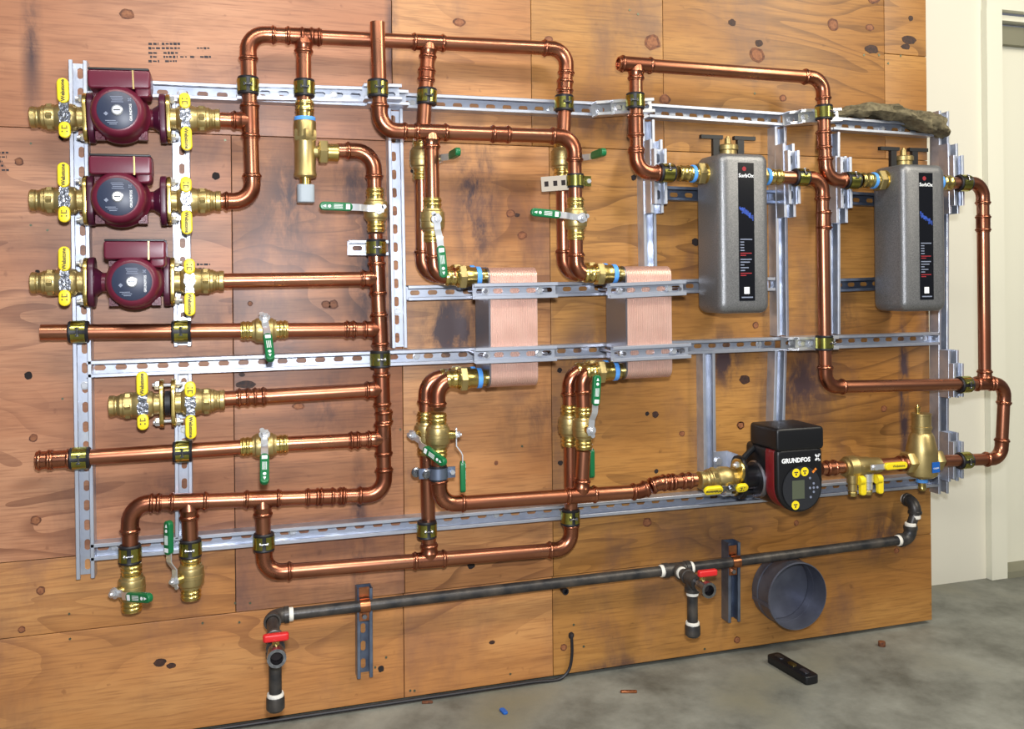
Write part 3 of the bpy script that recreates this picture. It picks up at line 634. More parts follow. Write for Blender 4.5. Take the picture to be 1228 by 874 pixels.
# ------------------------------------------------------------------ cushioned pipe clamps
def clamp_proto(foot):
    def b():
        ru = MB(); n = 24
        ru.lathe((0,0,0), (1,0,0), [(-.0225,R-.0004),(-.0225,R+.0052),(-.0195,R+.0072),(-.0165,R+.0062),(.0165,R+.0062),(.0195,R+.0072),(.0225,R+.0052),(.0225,R-.0004)], 24)
        band = []
        for s in (1, -1):
            m_ = MB(); rg = []
            for i in range(15):
                a = math.radians(10 + 160*i/14); c, q = math.cos(a), math.sin(a)*s
                rg.append([V(-.0155,c*(R+.0060),q*(R+.0060)), V(.0155,c*(R+.0060),q*(R+.0060)), V(.0155,c*(R+.0080),q*(R+.0080)), V(-.0155,c*(R+.0080),q*(R+.0080))])
            m_.rings(rg); band.append(['strap', m_, 'zinc_yellow', []])
        bo = MB(); bo.lathe((0,R+.0095,-.009), (0,0,1), [(0,.0025),(.018,.0025)], 8); bo.hexa((0,R+.0095,-.012), (0,0,1), 0, .004, .005); bo.hexa((0,R+.0095,.006), (0,0,1), 0, .004, .005)
        ft = MB(); ft.box((0,-(R+.006+foot/2),0), (.030, foot, .012)); 
        return [['cushion', ru, 'rubber', []]] + band + [['bolt', bo, 'handle_steel', []], ['foot', ft, 'galv', []]]
    return b
def clamp(px, py, d, axis, label, base=S1, out=OUT):
    foot = round(max(d - base - R - .006, .004), 3)
    return inst(('clamp', foot), clamp_proto(foot), frame(P(px, py, d), axis, out), 'pipe_clamp', label, 'clamp', 'cushioned pipe clamps on the channels')
clamp(297.5,103, dA, UPV, 'pipe clamp on the riser fed by the top pump', S2)
clamp(365,106, dA, UPV, 'pipe clamp above the brass bypass valve', S2)
clamp(453,106.5, dB, UPV, 'pipe clamp on the open-topped riser', 3*DEEP)
clamp(512,116, dA, V(.04,0,1), 'pipe clamp on the first thin drop right of the open-topped riser')
clamp(676.5,124, dA, V(.02,0,1), 'pipe clamp near the right end of the top left loop')
clamp(762,121.5, dC, UPV, 'pipe clamp under the open tee at the top', S4, V(-.5,-1,0))
clamp(988,135, dC, UPV, 'pipe clamp left of the grey rag', S4, V(.5,-1,0))
clamp(799,207.3, dC, RI, 'pipe clamp left of the first grey tank', S4, V(0,-1,.5))
clamp(960,212.5, dC, RI, 'pipe clamp right of the first grey tank', S4, V(0,-1,.5))
clamp(1021,216.3, dC, RI, 'pipe clamp left of the second grey tank', S4, V(0,-1,.5))
clamp(1155,219.5, dC, RI, 'pipe clamp right of the second grey tank', S4, V(0,-1,.5))
clamp(988.5,411, dC, UPV, 'pipe clamp on the middle rail between the grey tanks', S4, V(.5,-1,0))
clamp(1156,461, dC, RI, 'pipe clamp left of the tee at the far right', S4)
clamp(1156,552, dC, RI, 'pipe clamp right of the brass air separator', S4)
clamp(94.5,397.7, dM, RI, 'pipe clamp on the upper left stub at the first upright', S1)
clamp(217.5,397, dM, RI, 'pipe clamp on the upper left stub at the second upright', S1)
clamp(96,549.3, dM, RI, 'pipe clamp on the lower left stub at the first upright', S1)
clamp(219,541.2, dM, RI, 'pipe clamp on the lower left stub at the second upright', S1)
clamp(451,297, dM, UPV, 'pipe clamp on the manifold at the short stub channel', S1)
clamp(456,430.5, dM, UPV, 'pipe clamp on the manifold at the middle rail', S1)
clamp(156,664, dM, UPV, 'pipe clamp above the bottom left valve with lever to the right', S1)
clamp(228.5,657, dM, UPV, 'pipe clamp above the bottom left valve with lever up', S1)
clamp(316.5,649.5, dM, UPV, 'pipe clamp on the bottom rail at the left end of the lowest loop', S1)
clamp(512,634.5, dA, UPV, 'pipe clamp on the bottom rail below the first exchanger', S1)
clamp(684,619.5, dM, UPV, 'pipe clamp on the bottom rail below the second exchanger', S1)
# two bracket clamps that tie front and back pipes
def tie_bracket(px, py, label, swap):
    c = P(px, py, dB); t = Thing('bracket_clamp', label, 'clamp', loc=c)
    ru = MB().lathe(c - V(0,0,.019), UPV, [(0,R),(0,R+.004),(.038,R+.004),(.038,R)], 20); t.part('cushion', ru, 'rubber')
    st = MB().lathe(c - V(0,0,.014), UPV, [(0,R+.004),(0,R+.0065),(.028,R+.0065),(.028,R+.004)], 20); 
    st.box(c + V(.034,.0,0), (.022,.005,.028)); t.part('strap', st, 'zinc_yellow' if not swap else 'galv_dark')
    b = MB().hexa(c + V(.037,-.003,0), OUT, 0, .006, .007); t.part('bolt', b, 'chrome')
    q = MB()
    if not swap: 
        ax = (V(.93,-.36,.06).normalized(), V(.36,.93,0).normalized(), V(-.06,0,1)); pc = c + V(-.052,.016,-.006)
        q.box(pc, (.076,.005,.040), ax); q.box(pc + ax[1]*.008 + ax[2]*.018, (.076,.016,.004), ax); q.box(pc + ax[1]*.008 - ax[2]*.018, (.076,.016,.004), ax); t.part('slotted_plate', q, 'bracket_zinc')
        hl = MB()
        for x in (-.024,0,.022): hl.box(pc + ax[0]*x - ax[1]*.0026, (.011,.001,.014), ax)
        t.part('slot', hl, 'hole')
    else:
        q.box(c + V(-.035,.004,0), (.03,.006,.026)); t.part('ear', q, 'galv_dark')
        for k, x in enumerate((-.030,-.052)): t.part('bolt', MB().lathe(c + V(x,.0+k*.03,0), OUT, [(0,.013),(.006,.013),(.009,.009)], 14), 'handle_steel')
tie_bracket(690,217, 'slotted steel bracket clamp tying the front drop pipe right of the first exchanger', False)
tie_bracket(525.5,567, 'dull steel double clamp under the edge-on ball valve', True)

# ------------------------------------------------------------------ yellow handled flange valves
def yvalve():
    b = MB(); b.lathe((0,0,0), (1,0,0), [(.006,.026),(.022,.026),(.027,.031),(.036,.0335),(.055,.0345),(.066,.031),(.070,.030),(.072,.031),(.090,.031),(.092,.0285),(.098,.0285)] + [(.100,.0262)] + bead(.108,.0255) + [(.122,.0255),(.124,.0235)], 24)
    hx = MB().hexa((0,0,0), (1,0,0), .074, .088, .0345)
    fl = MB().prism(lambda i: rrect(.066-2*i, .118-2*i, .032-i, 8), (V(0,0,0), V(0,1,0), V(1,0,0), V(0,0,1)), 0.0, .0095, .0015)
    bs = []
    for s in (1, -1):
        q = MB().hexa((0,.0,s*.046), (1,0,0), .0095, .019, .0095); q.lathe((0,0,s*.046), (1,0,0), [(.018,.005),(.026,.005)], 10); bs.append(['bolt', q, 'chrome', []])
    st = MB().lathe((.045,.028,0), (0,1,0), [(0,.013),(.012,.012)], 14)
    hp = MB().box((.045,.0425,0), (.018,.003,.055)); hp.box((.045,.0415,-.012), (.024,.003,.010)); hp.lathe((.045,.041,0), (0,1,0), [(0,.0135),(.0035,.0135)], 16)
    hp.hexa((.045,.0445,0), (0,1,0), 0, .006, .008); hp.box((.045,.043,.022), (.0205,.006,.012))
    g1 = MB().prism(lambda i: [(x+.045, z+.055) for x, z in rrect(.0255-2*i, .058-2*i, .0125-i, 6)], I3, .0385, .0505, .003)
    g2 = MB().prism(lambda i: [(x+.045, z-.036) for x, z in rrect(.0255-2*i, .038-2*i, .0125-i, 6)], I3, .0385, .0505, .003)
    tx = text_mesh('Webstone', .0118, 'ink', .0006, .00035); ml = text_local((.045,.0508,.055), (0,0,1), (1,0,0))
    mk = MB(); y = .0505
    mk.box((.045,y+.0004,-.033), (.013,.0008,.0018)); mk.box((.040,y+.0004,-.029), (.0016,.0008,.005)); mk.box((.050,y+.0004,-.029), (.0016,.0008,.005)); mk.box((.040,y+.0004,-.040), (.0025,.0008,.003)); mk.box((.050,y+.0004,-.040), (.0025,.0008,.003))
    return [['body', b, 'brass_dull', [['hex_nut', hx, 'brass_dull'], ['stem', st, 'brass']]], ['flange', fl, 'brass', []]] + bs + [['handle', hp, 'handle_steel', [['grip', g1, 'yellow'], ['grip', g2, 'yellow'], ['lettering', tx, 'ink', [], None, ml], ['emblem', mk, 'ink']]]]
def yv(p, X, label, Y=OUT): return inst('yvalve', yvalve, frame(p, X, Y), 'flange_valve', label, 'valve', 'brass flange valves with yellow handles')

def pump_proto(L, xo):
    def b():
        cas = MB(); cas.sweep([V(-L/2+.004,0,0), V(L/2-.004,0,0)], .023, 20)
        cas.lathe((xo,0,0), (0,1,0), [(-.036,.030),(-.030,.044),(-.010,.057),(.010,.060),(.020,.060)], 28)
        fl = []
        for s in (1, -1):
            q = MB().prism(lambda i: rrect(.070-2*i, .120-2*i, .034-i, 8), (V(s*(L/2-.006),0,0), V(0,1,0), V(s,0,0), V(0,0,1)), -.009, .005, .0025)
            q.lathe((s*(L/2-.030),0,0), (s,0,0), [(0,.024),(.014,.034),(.016,.034)], 20); fl.append(['flange', q, 'burgundy_dark', []])
        mo = MB().lathe((xo,0,0), (0,1,0), [(.018,.060),(.021,.066),(.034,.066),(.040,.062),(.075,.0605),(.092,.0590),(.100,.0560),(.105,.0505),(.107,.046),(.107,.0)], 36)
        for sx in (1, -1):
            for sz in (1, -1): mo.box((xo+sx*.047,.027,sz*.047), (.020,.020,.020)); mo.hexa((xo+sx*.048,.036,sz*.048), (0,1,0), 0, .006, .006)
        dc = MB().lathe((xo,0,0), (0,1,0), [(.107,.0435),(.1082,.0435),(.1085,.043),(.1085,.0)], 32)
        sc_ = MB().lathe((xo,0,0), (0,1,0), [(.1085,.0125),(.111,.0125),(.113,.010),(.113,.0)], 18)
        sl = MB().box((xo,.1132,0), (.014,.0008,.0022))
        bx = MB().prism(lambda i: [(x+xo-.006, z+.074) for x, z in rrect(.134-2*i, .044-2*i, .008-i, 4)], I3, .022, .098, .005)
        bx.prism(lambda i: [(x+xo-.055, z+.052) for x, z in rrect(.034-2*i, .038-2*i, .010-i, 4)], I3, .030, .092, .005)
        cv = MB().prism(lambda i: [(x+xo-.006, z+.0965) for x, z in rrect(.130-2*i, .005-2*i, .002-i, 3)], I3, .020, .100, .001)
        wt = MB(); wt.box((xo-.036,.0988,.074), (.0035,.0016,.046)); wt.box((xo-.036,.06,.0975), (.0035,.078,.0016))
        tg = text_mesh('GRUNDFOS', .0074, 'white', .0006, .0001)
        ml = text_local((xo-.029,.1088,-.005), (0,0,1), (1,0,0))
        ln = MB(); 
        for i, (x0, x1, z) in enumerate(((-.012,.014,.031),(-.014,.012,.027),(-.012,.010,.023),(-.014,.012,.019),(.004,.026,-.024),(.0,.022,-.028),(.002,.018,-.032))): ln.box((xo+(x0+x1)/2,.1087,z), (x1-x0,.0005,.0016))
        for s in (1, -1): ln.box((xo-.027,.1088,.024), (.009,.0005,.0022), (V(.7,0,.7*s), V(0,1,0), V(-.7*s,0,.7)))
        ln.prism([(xo+.024+.005*math.cos(math.pi/2*k), -.008+.005*math.sin(math.pi/2*k)) for k in range(4)], I3, .1084, .109)
        return [['casing', cas, 'burgundy', []]] + fl + [['motor', mo, 'burgundy', [['nameplate', dc, 'plate_blue', [], 'dark blue-grey round nameplate']]], ['lettering', tg, 'white', [], None, ml], ['printed_lines', ln, 'grey_print', []], ['vent_screw', sc_, 'chrome', [['slot', sl, 'hole']]], ['terminal_box', bx, 'burgundy', [['cover', cv, 'black'], ['wire_tie', wt, 'brass_dull']]]]
    return b
for k, (lx, rx, ly, ry, xo, nm, dd) in enumerate(((106,200,141.5,142.5,.012,'top',dA),(106,201,240.5,241,.012,'middle',dA),(106.5,205,338.5,337.5,-.014,'bottom',dM))):
    a, b = P(lx, ly, dd), P(rx, ry, dd); c = (a+b)/2; L = round((b-a).length, 4)
    inst(('pump', L, xo), pump_proto(L, xo), frame(c, a-b), 'circulator_pump', 'burgundy circulator pump, %s of the three at left' % nm, 'pump', 'burgundy circulator pumps at left')
    yv(a, a-b, 'yellow-handled brass valve on the left side of the %s burgundy pump' % nm)
    yv(b, b-a, 'yellow-handled brass valve on the right side of the %s burgundy pump' % nm)
a, b = P(197,483.5,dM), P(206,483,dM)
yv(a, a-b, 'left yellow-handled brass valve of the bolted pair without a pump'); yv(b, b-a, 'right yellow-handled brass valve of the bolted pair without a pump')
t = Thing('flange_bolts', 'pair of long bolts joining the two pumpless flange valves', 'bolts', loc=(a+b)/2)
for s in (1, -1):
    q = MB().lathe((a+b)/2 + V(-.032,-.0,s*.044), RI, [(0,.0045),(.064,.0045)], 10); q.hexa((a+b)/2 + V(-.030,0,s*.044), RI, 0, .012, .011); t.part('bolt', q, 'chrome')
t.part('gasket', MB().lathe(a + (b-a)*.15, b-a, [(0,.030),((b-a).length*.7,.030)], 20), 'rubber')

# ------------------------------------------------------------------ press adapters
def adapter_a():
    b = MB().lathe((0,0,0), (1,0,0), [(0,.021),(.001,.0225)] + bead(.008,.0225) + [(.018,.0225)] + bead(.026,.0225) + [(.030,.024),(.036,.028),(.060,.028),(.064,.0255),(.082,.0255),(.083,.022),(.110,.022)], 22)
    return [['body', b, 'brass', [['hex_nut', MB().hexa((0,0,0), (1,0,0), .036, .056, .033), 'brass_dull']]], ['blue_ring', MB().lathe((0,0,0), (1,0,0), [(.083,.0262),(.085,.0268),(.094,.0268),(.095,.0262)], 20), 'blue_ring', []]]
def adapter_b():
    b = MB().lathe((0,0,0), (1,0,0), [(0,.021),(.001,.0225)] + bead(.008,.0225) + [(.020,.0225)] + bead(.030,.0225) + [(.038,.0225),(.055,.021),(.066,.026),(.092,.026)], 22)
    return [['body', b, 'brass', [['hex_nut', MB().hexa((0,0,0), (1,0,0), .058, .080, .033), 'brass_dull']]], ['blue_ring', MB().lathe((0,0,0), (1,0,0), [(.042,.0245),(.044,.0255),(.050,.0255),(.052,.0245)], 20), 'blue_ring', []]]
def adapt(p, X, label, kind='a'): return inst('adapter_'+kind, adapter_a if kind == 'a' else adapter_b, frame(p, X), 'press_adapter', label, 'fitting', 'brass press adapters with blue ring')

# ------------------------------------------------------------------ brazed plate exchangers
def exchanger(nm, pl_front, pr_front, ytop, ybot, ports):
    df, db = .186, .054
    xl, xr = P(pl_front, 390, df).x, P(pr_front, 390, df).x; zt, zb = P((pl_front+pr_front)/2, ytop, df).z, P((pl_front+pr_front)/2, ybot, df).z
    w_, h_ = xr-xl, zt-zb; c = V((xl+xr)/2, -(df+db)/2, (zt+zb)/2); dp = df-db
    t = Thing('plate_heat_exchanger', 'ribbed copper plate heat exchanger, %s of the two' % nm, 'heat exchanger', loc=c - V(0,0,h_/2))
    n = 30; mb = MB(); rg = []
    def o(i, x): return [c + V(x-w_/2, p, q) for p, q in rrect(dp-2*i, h_-2*i, .028, 7)]
    for k in range(n):
        x0, x1 = w_*k/n, w_*(k+1)/n; rg += [o(.0011, x0+.0002), o(.0011, x0+(x1-x0)*.2), o(0, x0+(x1-x0)*.4), o(0, x0+(x1-x0)*.8)]
    t.part('plate_pack', mb.rings(rg), 'copper_plate')
    e = MB().rings([o(-.001, -.004), o(-.001, .0)]); t.part('end_plate', e, 'steel_plate', label='grey stainless end plate at the ports')
    for (px, py, d, lab) in ports:
        X = V(1,0,0); p = V(xl-.004-.108, -d, P(px, py, d).z)
        adapt(p, X, lab + ' of the %s plate exchanger' % nm)
    return xl, xr, zt, zb
e1 = exchanger('left', 588, 645, 320.5, 464.5, ((550,332,dB,'brass press adapter at the upper front port'),(550,330,dA,'brass press adapter at the upper rear port'),(549,454.3,dB,'brass press adapter at the lower front port'),(549,452,dA,'brass press adapter at the lower rear port')))
e2 = exchanger('right', 752, 806, 319, 454.5, ((712,328.6,dB,'brass press adapter at the upper front port'),(712,327,dA,'brass press adapter at the upper rear port'),(709,446,dB,'brass press adapter at the lower front port'),(709,444,dA,'brass press adapter at the lower rear port')))
for (a, b, lab, e) in (((569,349.5), (669,347.5), 'short channel bridging the front of the left exchanger near its top', e1), ((571,427), (668,423.5), 'short channel bridging the front of the left exchanger near its bottom', e1), ((732,349), (823,345), 'short channel bridging the front of the right exchanger near its top', e2), ((736,425), (829,420.5), 'short channel bridging the front of the right exchanger near its bottom', e2)):
    t = strut(a, b, .187, SHAL, lab, 'bridging channels on the exchangers', bolts=(.15,.80))
    z = P((a[0]+b[0])/2, (a[1]+b[1])/2, .2).z
    for x in (e[0]-.016, e[1]+.016): 
        q = MB().lathe((x,-.0,z), OUT, [(.035,.005),(.205,.005)], 10); t.part('threaded_rod', q, 'steel_plate')

# ------------------------------------------------------------------ grey tanks
def tank(nm, pl_, pr_, yt, yb):
    db, df = .068, .208
    xl, xr = P(pl_, 280, db+.02).x, P(pr_, 280, df-.012).x; xm = (pl_+pr_)/2+8; zt, zb = P(xm, yt, df).z, P(xm, yb, df).z
    w_, h_ = xr-xl, zt-zb; c = V((xl+xr)/2, -(db+df)/2, (zt+zb)/2)
    t = Thing('filter_tank', 'hammered grey box-shaped tank with a black label, %s of the two' % nm, 'tank', loc=c - V(0,0,h_/2))
    t.part('shell', MB().prism(lambda i: rrect(w_-2*i, h_-2*i, .024-i*.5, 6), (c, V(1,0,0), OUT, V(0,0,1)), -(df-db)/2, (df-db)/2, .022), 'hammered')
    p0 = V(c.x+.003, -df-.0004, c.z+.004); lw, lh = .050, h_*.86
    lb = t.part('label', MB().box(p0, (lw, .0012, lh)), 'black_gloss', label='tall narrow black label')
    def ltext(s, sz, z, m, dx=0.0): t2 = link('lettering', text_mesh(s, sz, m, .0006, .0003), lb, text_local(p0 + V(dx,-.0008,z), RI, UPV))
    ltext('SorbOx', .0150, lh*.405, 'white'); 
    em = MB().lathe(p0 + V(-.006,-.0006,lh*.455), OUT, [(0,.0065),(.0005,.0065)], 12); t.part('emblem', em, 'red_print', parent=lb)
    bl = MB()
    for k in range(12): bl.box(p0 + V(-.0205+.0037*k,-.0008,lh*.17-.0022*k+random.uniform(-.003,.003)), (.0036,.0005,random.uniform(.008,.018)))
    t.part('picture', bl, 'blue_print', parent=lb)
    tx, rx = MB(), MB()
    for z0, ws in ((-.055, (.038,.012,.012,.012,.013)), (-.20, (.036,.030,.012,.026,.014))):
        for k, w2 in enumerate(ws): tx.box(p0 + V(-.0205+w2/2,-.0008,lh*z0-.0078*k), (w2,.0005,.0030))
        for k, w2 in enumerate((.036,.018)): rx.box(p0 + V(-.0205+w2/2,-.0008,lh*z0-.0078*5-.006*k), (w2,.0005,.0026))
    tx.box(p0 + V(0,-.0008,-lh*.475), (.036,.0005,.0035)); t.part('printed_lines', tx, 'grey_print', parent=lb); t.part('printed_lines', rx, 'red_print', parent=lb)
    t.part('white_square', MB().box(p0 + V(-.001,-.0008,-lh*.425), (.017,.0005,.019)), 'white', parent=lb)
    top = c + V(0,.0,h_/2)
    vb = MB().lathe(top + V(0,.02,-.006), UPV, [(0,.026),(.024,.026),(.026,.030),(.038,.030),(.041,.027),(.042,.010),(.060,.009),(.061,.006),(.066,.004)], 20); t.part('air_vent', vb, 'brass_dull', label='brass air vent on top')
    for s, x0 in ((-1, -.040), (1, .040)):
        q = MB().box(top + V(x0,.02,.024), (.021,.012,.064)); q.box(top + V(x0+s*.014,.02,.056), (.070,.014,.011)); t.part('lever', q, 'black')
    for s in (-1, 1): t.part('port', MB().lathe(c + V(s*(w_/2-.01), -dC-c.y, 0)*1.0 + V(0,0,(P((pl_ if s < 0 else pr_), 208 if s < 0 else 212, dC).z if nm == 'left' else P((pl_ if s < 0 else pr_), 215.5 if s < 0 else 219.5, dC).z)-c.z), V(s,0,0), [(0,.03),(.012,.03)], 18), 'brass_dull')
    return xl, xr
k1 = tank('left', 838, 921, 183, 376)
k2 = tank('right', 1050, 1132.5, 196, 373.5)
def adb(xside, X, px, py, lab):
    z = P(px, py, dC).z; adapt(V(xside - X.x*.088, -dC, z), X, lab, 'b')
adb(k1[0], RI, 820, 208, 'brass press adapter on the left port of the left grey tank'); adb(k1[1], LE, 935, 212.3, 'brass press adapter on the right port of the left grey tank')
adb(k2[0], RI, 1040, 216.3, 'brass press adapter on the left port of the right grey tank'); adb(k2[1], LE, 1140, 219.3, 'brass press adapter on the right port of the right grey tank')

# ------------------------------------------------------------------ bypass valve
c = P(366,182,dA-.004); t = Thing('bypass_valve', 'gold-bodied brass bypass valve with a grey knob at its bottom', 'valve', loc=c)
b = MB().lathe(c, UPV, [(-.066,.024),(-.062,.0285),(-.056,.0285),(-.050,.0265),(.034,.0265),(.038,.028),(.075,.028),(.079,.026)], 24)
b.lathe(c, RI, [(.0,.018),(.030,.016),(.036,.020)], 20); bd = t.part('body', b, 'brass_dull')
t.part('hex_nut', MB().hexa(c, UPV, .026, .056, .031), 'brass_dull'); 
t.part('press_socket', MB().lathe(c, UPV, [(.086,.022),(.098,.0225)] + bead(.106,.0225) + [(.116,.0225)] + bead(.122,.0225) + [(.13,.0222)], 22), 'brass')
t.part('blue_ring', MB().lathe(c, UPV, [(.078,.0262),(.079,.0268),(.087,.0268),(.088,.0262)], 20), 'blue_ring')
t.part('stem', MB().lathe(c, UPV, [(-.086,.0145),(-.066,.0145)], 18), 'brass')
t.part('knob', MB().prism(lambda i: rrect(.043-2*i, .043-2*i, .012-i, 5), (c, RI, DN, OUT), .084, .130, .003), 'grey_cap', label='pale grey plastic knob')
t.part('union_nut', MB().hexa(c, RI, .034, .056, .032), 'brass_dull'); t.part('outlet', MB().lathe(c, RI, [(.056,.023),(.082,.023),(.084,.0205)], 20), 'brass')

# ------------------------------------------------------------------ black pump and its valves
dP = .14
pv = P(884,572,dP); a = P(836,575.5,dP)
fv = yv(pv, LE, 'yellow-handled brass flange valve left of the black pump', V(0,-1,-.55))
# turn its handle along the pipe
for ch in fv.o.children:
    if ch.name.startswith('handle'): ch.matrix_local = Matrix.Translation((.045,0,0)) @ Matrix.Rotation(math.radians(90), 4, 'Y') @ Matrix.Translation((-.045,0,0))
db, df = .135, .25
xl, xr = P(905,560,db).x, P(986.5,560,df).x; zt, zb = P(950,513,df).z, P(950,615.5,df).z; w_ = xr-xl; cx = (xl+xr)/2
t = Thing('smart_pump', 'large black electronic circulator pump with round display and dark red band', 'pump', loc=V(cx,-db,zb))
def face(i, x0=0.0, z1=None, sc=1.0):
    z1 = z1 if z1 is not None else zt-.060; hw = w_/2*sc-i; r = hw; zc_ = zb+w_/2*1.0; p = []
    top = z1 - i; rr = .012
    for k in range(4): a_ = math.pi/2*k/3; p.append((cx+hw-rr+rr*math.cos(a_), top-rr+rr*math.sin(a_)))
    for k in range(4): a_ = math.pi/2+math.pi/2*k/3; p.append((cx-hw+rr+rr*math.cos(a_), top-rr+rr*math.sin(a_)))
    for k in range(17): a_ = math.pi + math.pi*k/16; p.append((cx+hw*math.cos(a_), zc_+(zc_-zb-i)*math.sin(a_)))
    return p
W0 = (V(0,0,0), V(1,0,0), OUT, V(0,0,1))
t.part('housing', MB().prism(lambda i: face(i), W0, db-.045, df-.058, .004), 'black')
t.part('red_band', MB().prism(lambda i: face(i+.0005), W0, df-.062, df-.020, .001), 'red_band')
fp = t.part('front_cover', MB().prism(lambda i: face(i), W0, df-.022, df, .008), 'black')
t.part('head_box', MB().prism(lambda i: [(cx+x, zt-.032+z) for x, z in rrect(w_+.006-2*i, .064-2*i, .010, 4)], W0, db-.02, df+.004, .007), 'black')
zc_ = zb + w_*.47
dd = MB().lathe(V(cx+.004,-df,zc_), OUT, [(0,.063),(.0015,.062),(.0015,.0)], 40); ds = t.part('display_disc', dd, 'disc_face')
rg_ = MB().lathe(V(cx+.004,-df-.0012,zc_), OUT, [(0,.0625),(0,.064),(.0012,.064),(.0012,.0625)], 40, caps=False); t.part('display_rim', rg_, 'black', parent=ds)
y = -df-.0018
t.part('screen', MB().box(V(cx-.008,y,zc_-.004), (.040,.001,.052)), 'screen')
for x, z in ((-.015,.043),(.013,.045),(-.018,-.047)):
    s_ = t.part('sticker', MB().lathe(V(cx+x,y+.0004,zc_+z), OUT, [(0,.0125),(.0012,.0125)], 20), 'yellow', label='round yellow sticker')
    q = MB().box(V(cx+x,y-.0010,zc_+z+.002), (.012,.0006,.003)); q.box(V(cx+x,y-.0010,zc_+z-.004), (.004,.0006,.006)); t.part('sticker_mark', q, 'ink', parent=s_)
q = MB(); 
for x, z in ((.042,.010),(.042,-.014),(.054,-.002),(.030,-.002),(.042,-.002),(.030,.026),(.032,-.028)): q.lathe(V(cx+x,y,zc_+z), OUT, [(0,.0035),(.001,.0035)], 10)
t.part('button', q, 'grey_print')
om = MB().box(V(cx+.045,y,zc_+.046), (.016,.001,.006), (V(.75,0,.66), V(0,1,0), V(-.66,0,.75))); t.part('orange_mark', om, 'orange')
tl = link('lettering', text_mesh('GRUNDFOS', .0175, 'white', .001, .0006), fp, text_local(V(cx-.014,-df-.0006,zt-.092), RI, UPV))
q = MB()
for s in (1, -1): q.box(V(cx+.056,-df-.0006,zt-.088), (.0045,.001,.021), (V(.8,0,.6*s), V(0,1,0), V(-.6*s,0,.8)))
q.box(V(cx+.062,-df-.0006,zt-.0800), (.006,.001,.004)); q.box(V(cx+.062,-df-.0006,zt-.0960), (.006,.001,.004)); t.part('emblem', q, 'white', parent=fp)
vo = MB(); vo.sweep([pv + V(.002,0,0), V(xr+.012,pv.y,pv.z)], .032, 20); vo.lathe(V(cx,-.07,pv.z), OUT, [(0,.05),(.01,.075),(.05,.080),(db-.10,.078)], 28)
t.part('volute', vo, 'black')
t.part('flange', MB().prism(lambda i: rrect(.075-2*i, .124-2*i, .036, 8), (pv, V(0,1,0), RI, V(0,0,1)), .001, .014, .002), 'black')
for s in (1, -1): t.part('bracket_arm', MB().sweep([pv + V(.012,-.0,s*.045), V(xl+.012,-db+.01,pv.z+s*.085 if s > 0 else pv.z-.05), V(xl+.02,-db-.01,pv.z+.10 if s > 0 else pv.z-.05)], .009, 10), 'black')
t.part('ring', MB().lathe(V(xl-.006,pv.y-.0,pv.z-.01), RI, [(0,.050),(.004,.054),(.014,.054)], 28), 'steel_plate')
t.part('drain_handle', MB().prism(lambda i: [(xr+.002+x, zb+.035+z) for x, z in rrect(.016-2*i, .056-2*i, .006-i, 4)], W0, df-.075, df-.055, .003), 'yellow')  # grip of the right flange valve, added without the valve itself
t.part('knob', MB().lathe(V(xr,-df+.03,zc_+.012), RI, [(0,.011),(.012,.010)], 14), 'black')
q = Thing('angle_bracket', 'small zinc angle bracket with a bolt beside the black pump flange', 'bracket', loc=P(866,553,.05))
q.part('plate', MB().box(P(864,553,.043), (.048,.003,.060)).box(P(864,553,.043)+V(.0225,-.03,0), (.003,.06,.060)), 'galv'); q.part('bolt', MB().hexa(P(861,553,.045), OUT, 0, .008, .011), 'chrome')
q = Thing('angle_bracket', 'lower zinc angle bracket under the flange valve of the black pump', 'bracket', loc=P(872,590,.09))
q.part('plate', MB().box(P(868,590,.10), (.05,.08,.004)), 'galv'); q.part('bolt', MB().hexa(P(872,590,.13), OUT, 0, .01, .010), 'chrome')
# purge valve right of the pump
c = P(1034,559,dC); t = Thing('purge_valve', 'brass purge valve with three yellow handles right of the black pump', 'valve', loc=c)
t.part('body', MB().lathe(c, RI, [(-.070,.021),(-.068,.026),(-.060,.026),(-.056,.033),(-.030,.035),(-.024,.030),(.020,.028),(.026,.025),(.060,.023)], 24), 'brass_dull')
for x in (-.045, .010):
    s_ = t.part('drain_port', MB().lathe(c + V(x,-.012,-.020), DN, [(0,.017),(.024,.017),(.026,.014),(.046,.014),(.047,.010),(.062,.010)], 16), 'brass_dull' if x < 0 else 'chrome')
    t.part('cap', MB().hexa(c + V(x,-.012,-.020), DN, .050, .064, .013), 'brass', parent=s_)
h_ = t.part('handle', MB().box(c + V(.028,-.042,.004), (.062,.003,.016)).hexa(c + V(.012,-.042,.004), OUT, 0, .008, .009), 'chrome')
t.part('grip', MB().prism(lambda i: [(c.x+.085+x, c.z+.004+z) for x, z in rrect(.080-2*i, .021-2*i, .0095-i, 6)], W0, -c.y+.036, -c.y+.050, .003), 'yellow', parent=h_)
link('lettering', text_mesh('Webstone', .0105, 'ink'), h_, text_local(V(c.x+.092,c.y-.0505,c.z+.004), RI, UPV))
for x in (-.022, .040):
    t.part('wing_handle', MB().prism(lambda i: [(c.x+x+a_, c.z-.052+b_) for a_, b_ in rrect(.020-2*i, .056-2*i, .008-i, 5)], W0, -c.y+.020, -c.y+.036, .004).lathe(V(c.x+x-.008,c.y-.028,c.z-.035), LE, [(-.010,.014),(.006,.014)], 14), 'yellow')
